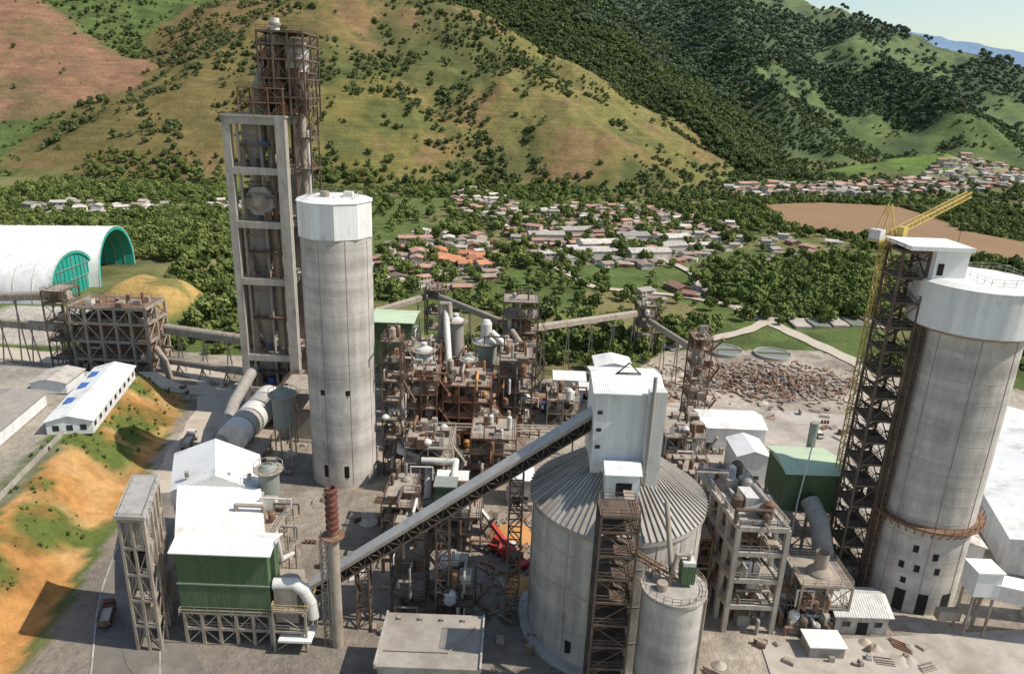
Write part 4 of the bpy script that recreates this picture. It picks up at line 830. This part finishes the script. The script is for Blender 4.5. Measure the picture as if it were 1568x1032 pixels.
def grid(x0,x1,y0,y1,sp):
    gx,gy=np.meshgrid(np.arange(x0,x1,sp),np.arange(y0,y1,sp));gx=gx+rng.uniform(-.45,.45,gx.shape)*sp;gy=gy+rng.uniform(-.45,.45,gy.shape)*sp;return gx.ravel(),gy.ravel()
def clear(x,y,dd=5.2):
    k=np.ones(x.shape,bool)
    for a,c in placed:k&=((x-a)**2+(y-c)**2)>dd*dd
    return k
gx,gy=grid(-420,480,240,760,5.5);n1=fbm(gx,gy,70,101,4);n2=fbm(gx,gy,22,111,3);hh,lab,hill,tzz=terr(gx,gy)
dens=.12+.6*sstep(.45,.58,n1)
dens=np.where(inpoly(gx,gy,[(-420,300),(-420,640),(-120,640),(-100,470),(-88,345),(-60,320),(-60,290),(-145,300)]),.22+.6*(n1>.42)+.15*(n2>.5),dens)
dens=np.where(inpoly(gx,gy,[(-140,240),(-160,262),(-128,270),(-128,300),(-60,300),(-60,242)]),.8,dens)
dens=np.where(inpoly(gx,gy,[(5,345),(5,400),(120,420),(240,470),(280,430),(230,370),(130,355),(95,330),(80,350)]),.55*(n1>.40)+.12,dens)
dens=np.where(inpoly(gx,gy,[(115,335),(125,400),(165,400),(170,345),(140,318)]),.9,dens)
dens=np.where(inpoly(gx,gy,[(170,600),(210,730),(300,760),(480,760),(480,495),(385,530),(362,580),(378,720),(300,728),(236,700),(206,580)]),.7,dens)
dens=np.where(inpoly(gx,gy,[(-10,240),(-10,290),(45,300),(45,262),(10,240)]),.55,dens)
for V in (VIL1,VIL2):dens=np.where(inpoly(gx,gy,V),.5,dens)
for V in (VIL4,VIL5):dens=np.where(inpoly(gx,gy,V),.2,dens)
keep=(rng.random(gx.shape)<dens)&~inpoly(gx,gy,PLANT)&~inpoly(gx,gy,RIVER)&~inpoly(gx,gy,[(75,266),(90,296),(175,310),(175,280),(130,255)])&(hill<25)&~((gx<-138)&(gy<340)&(gy>236)&(gx<-160))&~(np.exp(-(((gx+148)/15)**4+((gy-285)/21)**4))>.2)&clear(gx,gy)
gx=gx[keep];gy=gy[keep];hs=rng.uniform(3.5,9.5,gx.shape)*(1+.7*(fbm(gx,gy,40,7,2)-.5))
for k in range(3):
    s_=np.arange(len(gx))%3==k;scatter('valley_trees',np.stack([gx[s_],gy[s_]],1),hs[s_],tree('tree',280,200+k,'foliage'))
gx,gy=grid(-900,1000,700,1750,7.0);n1=fbm(gx,gy,60,61,5);n3=fbm(gx,gy,200,81,4);n4=fbm(gx,gy,90,131,4);n5=fbm(gx,gy,24,141,3);gl=gully(gx,gy);hh,lab,hill,tzz=terr(gx,gy)
isA=lab<=1;isB=lab==2;isC=lab==3;isD=(lab>=4)&(lab<=6)
dens=np.where(hill<3,.4,0.);dens=np.where((hill>=3)&isA,.012+.5*((n1>.57)&(n5>.5))+.8*((n4>.55)&(n5>.46))+.5*((gl<.6)&(n5>.45))+.35*(hill<14)*(n5>.45),dens);dens=np.where((hill>=3)&isB,.08+.5*(n1>.54)+.45*((gl<.64)&(n5>.45)),dens);dens=np.where((hill>=3)&isC,.97,dens);dens=np.where((hill>=3)&isD,.9*(n3<.53)+.12*(n5>.55),dens);dens=np.where((lab==7)&(hill>3),.05,dens)
dens=np.where(redmask(gx,gy),.02,dens)
keep=(rng.random(gx.shape)<dens)&~inpoly(gx,gy,RIVER);inv=inpoly(gx,gy,VIL3);keep&=~(inv&(rng.random(gx.shape)<.5))
gx=gx[keep];gy=gy[keep];lb=lab[keep];hs=np.where(lb==3,rng.uniform(7,13,gx.shape),2.0+7*rng.random(gx.shape)**1.6)
for k in range(2):
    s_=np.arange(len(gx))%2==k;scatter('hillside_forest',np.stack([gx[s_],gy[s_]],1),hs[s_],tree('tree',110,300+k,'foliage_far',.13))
gx,gy=grid(100,1900,1500,2450,15);n3=fbm(gx,gy,200,81,4);n5=fbm(gx,gy,50,141,3);hh,lab,hill,tzz=terr(gx,gy);keep=(rng.random(gx.shape)<np.where((n3<.53),.9,.4*(n5>.55)))&((gx/gy)>.02)
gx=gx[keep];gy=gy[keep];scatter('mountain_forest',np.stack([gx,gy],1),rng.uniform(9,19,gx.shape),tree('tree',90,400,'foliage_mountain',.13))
gx,gy=grid(-130,-74,90,212,2.0);d=foot(gy)-gx;keep=(d>3)&(d<22)&(fbm(gx,gy,14,95,4)+.13*sstep(130,175,gy)>.54)&(rng.random(gx.shape)<.7);gx=gx[keep];gy=gy[keep]
scatter('embankment_bushes',np.stack([gx,gy],1),rng.uniform(.4,1.3,gx.shape),tree('bush',130,500,'foliage',.12))
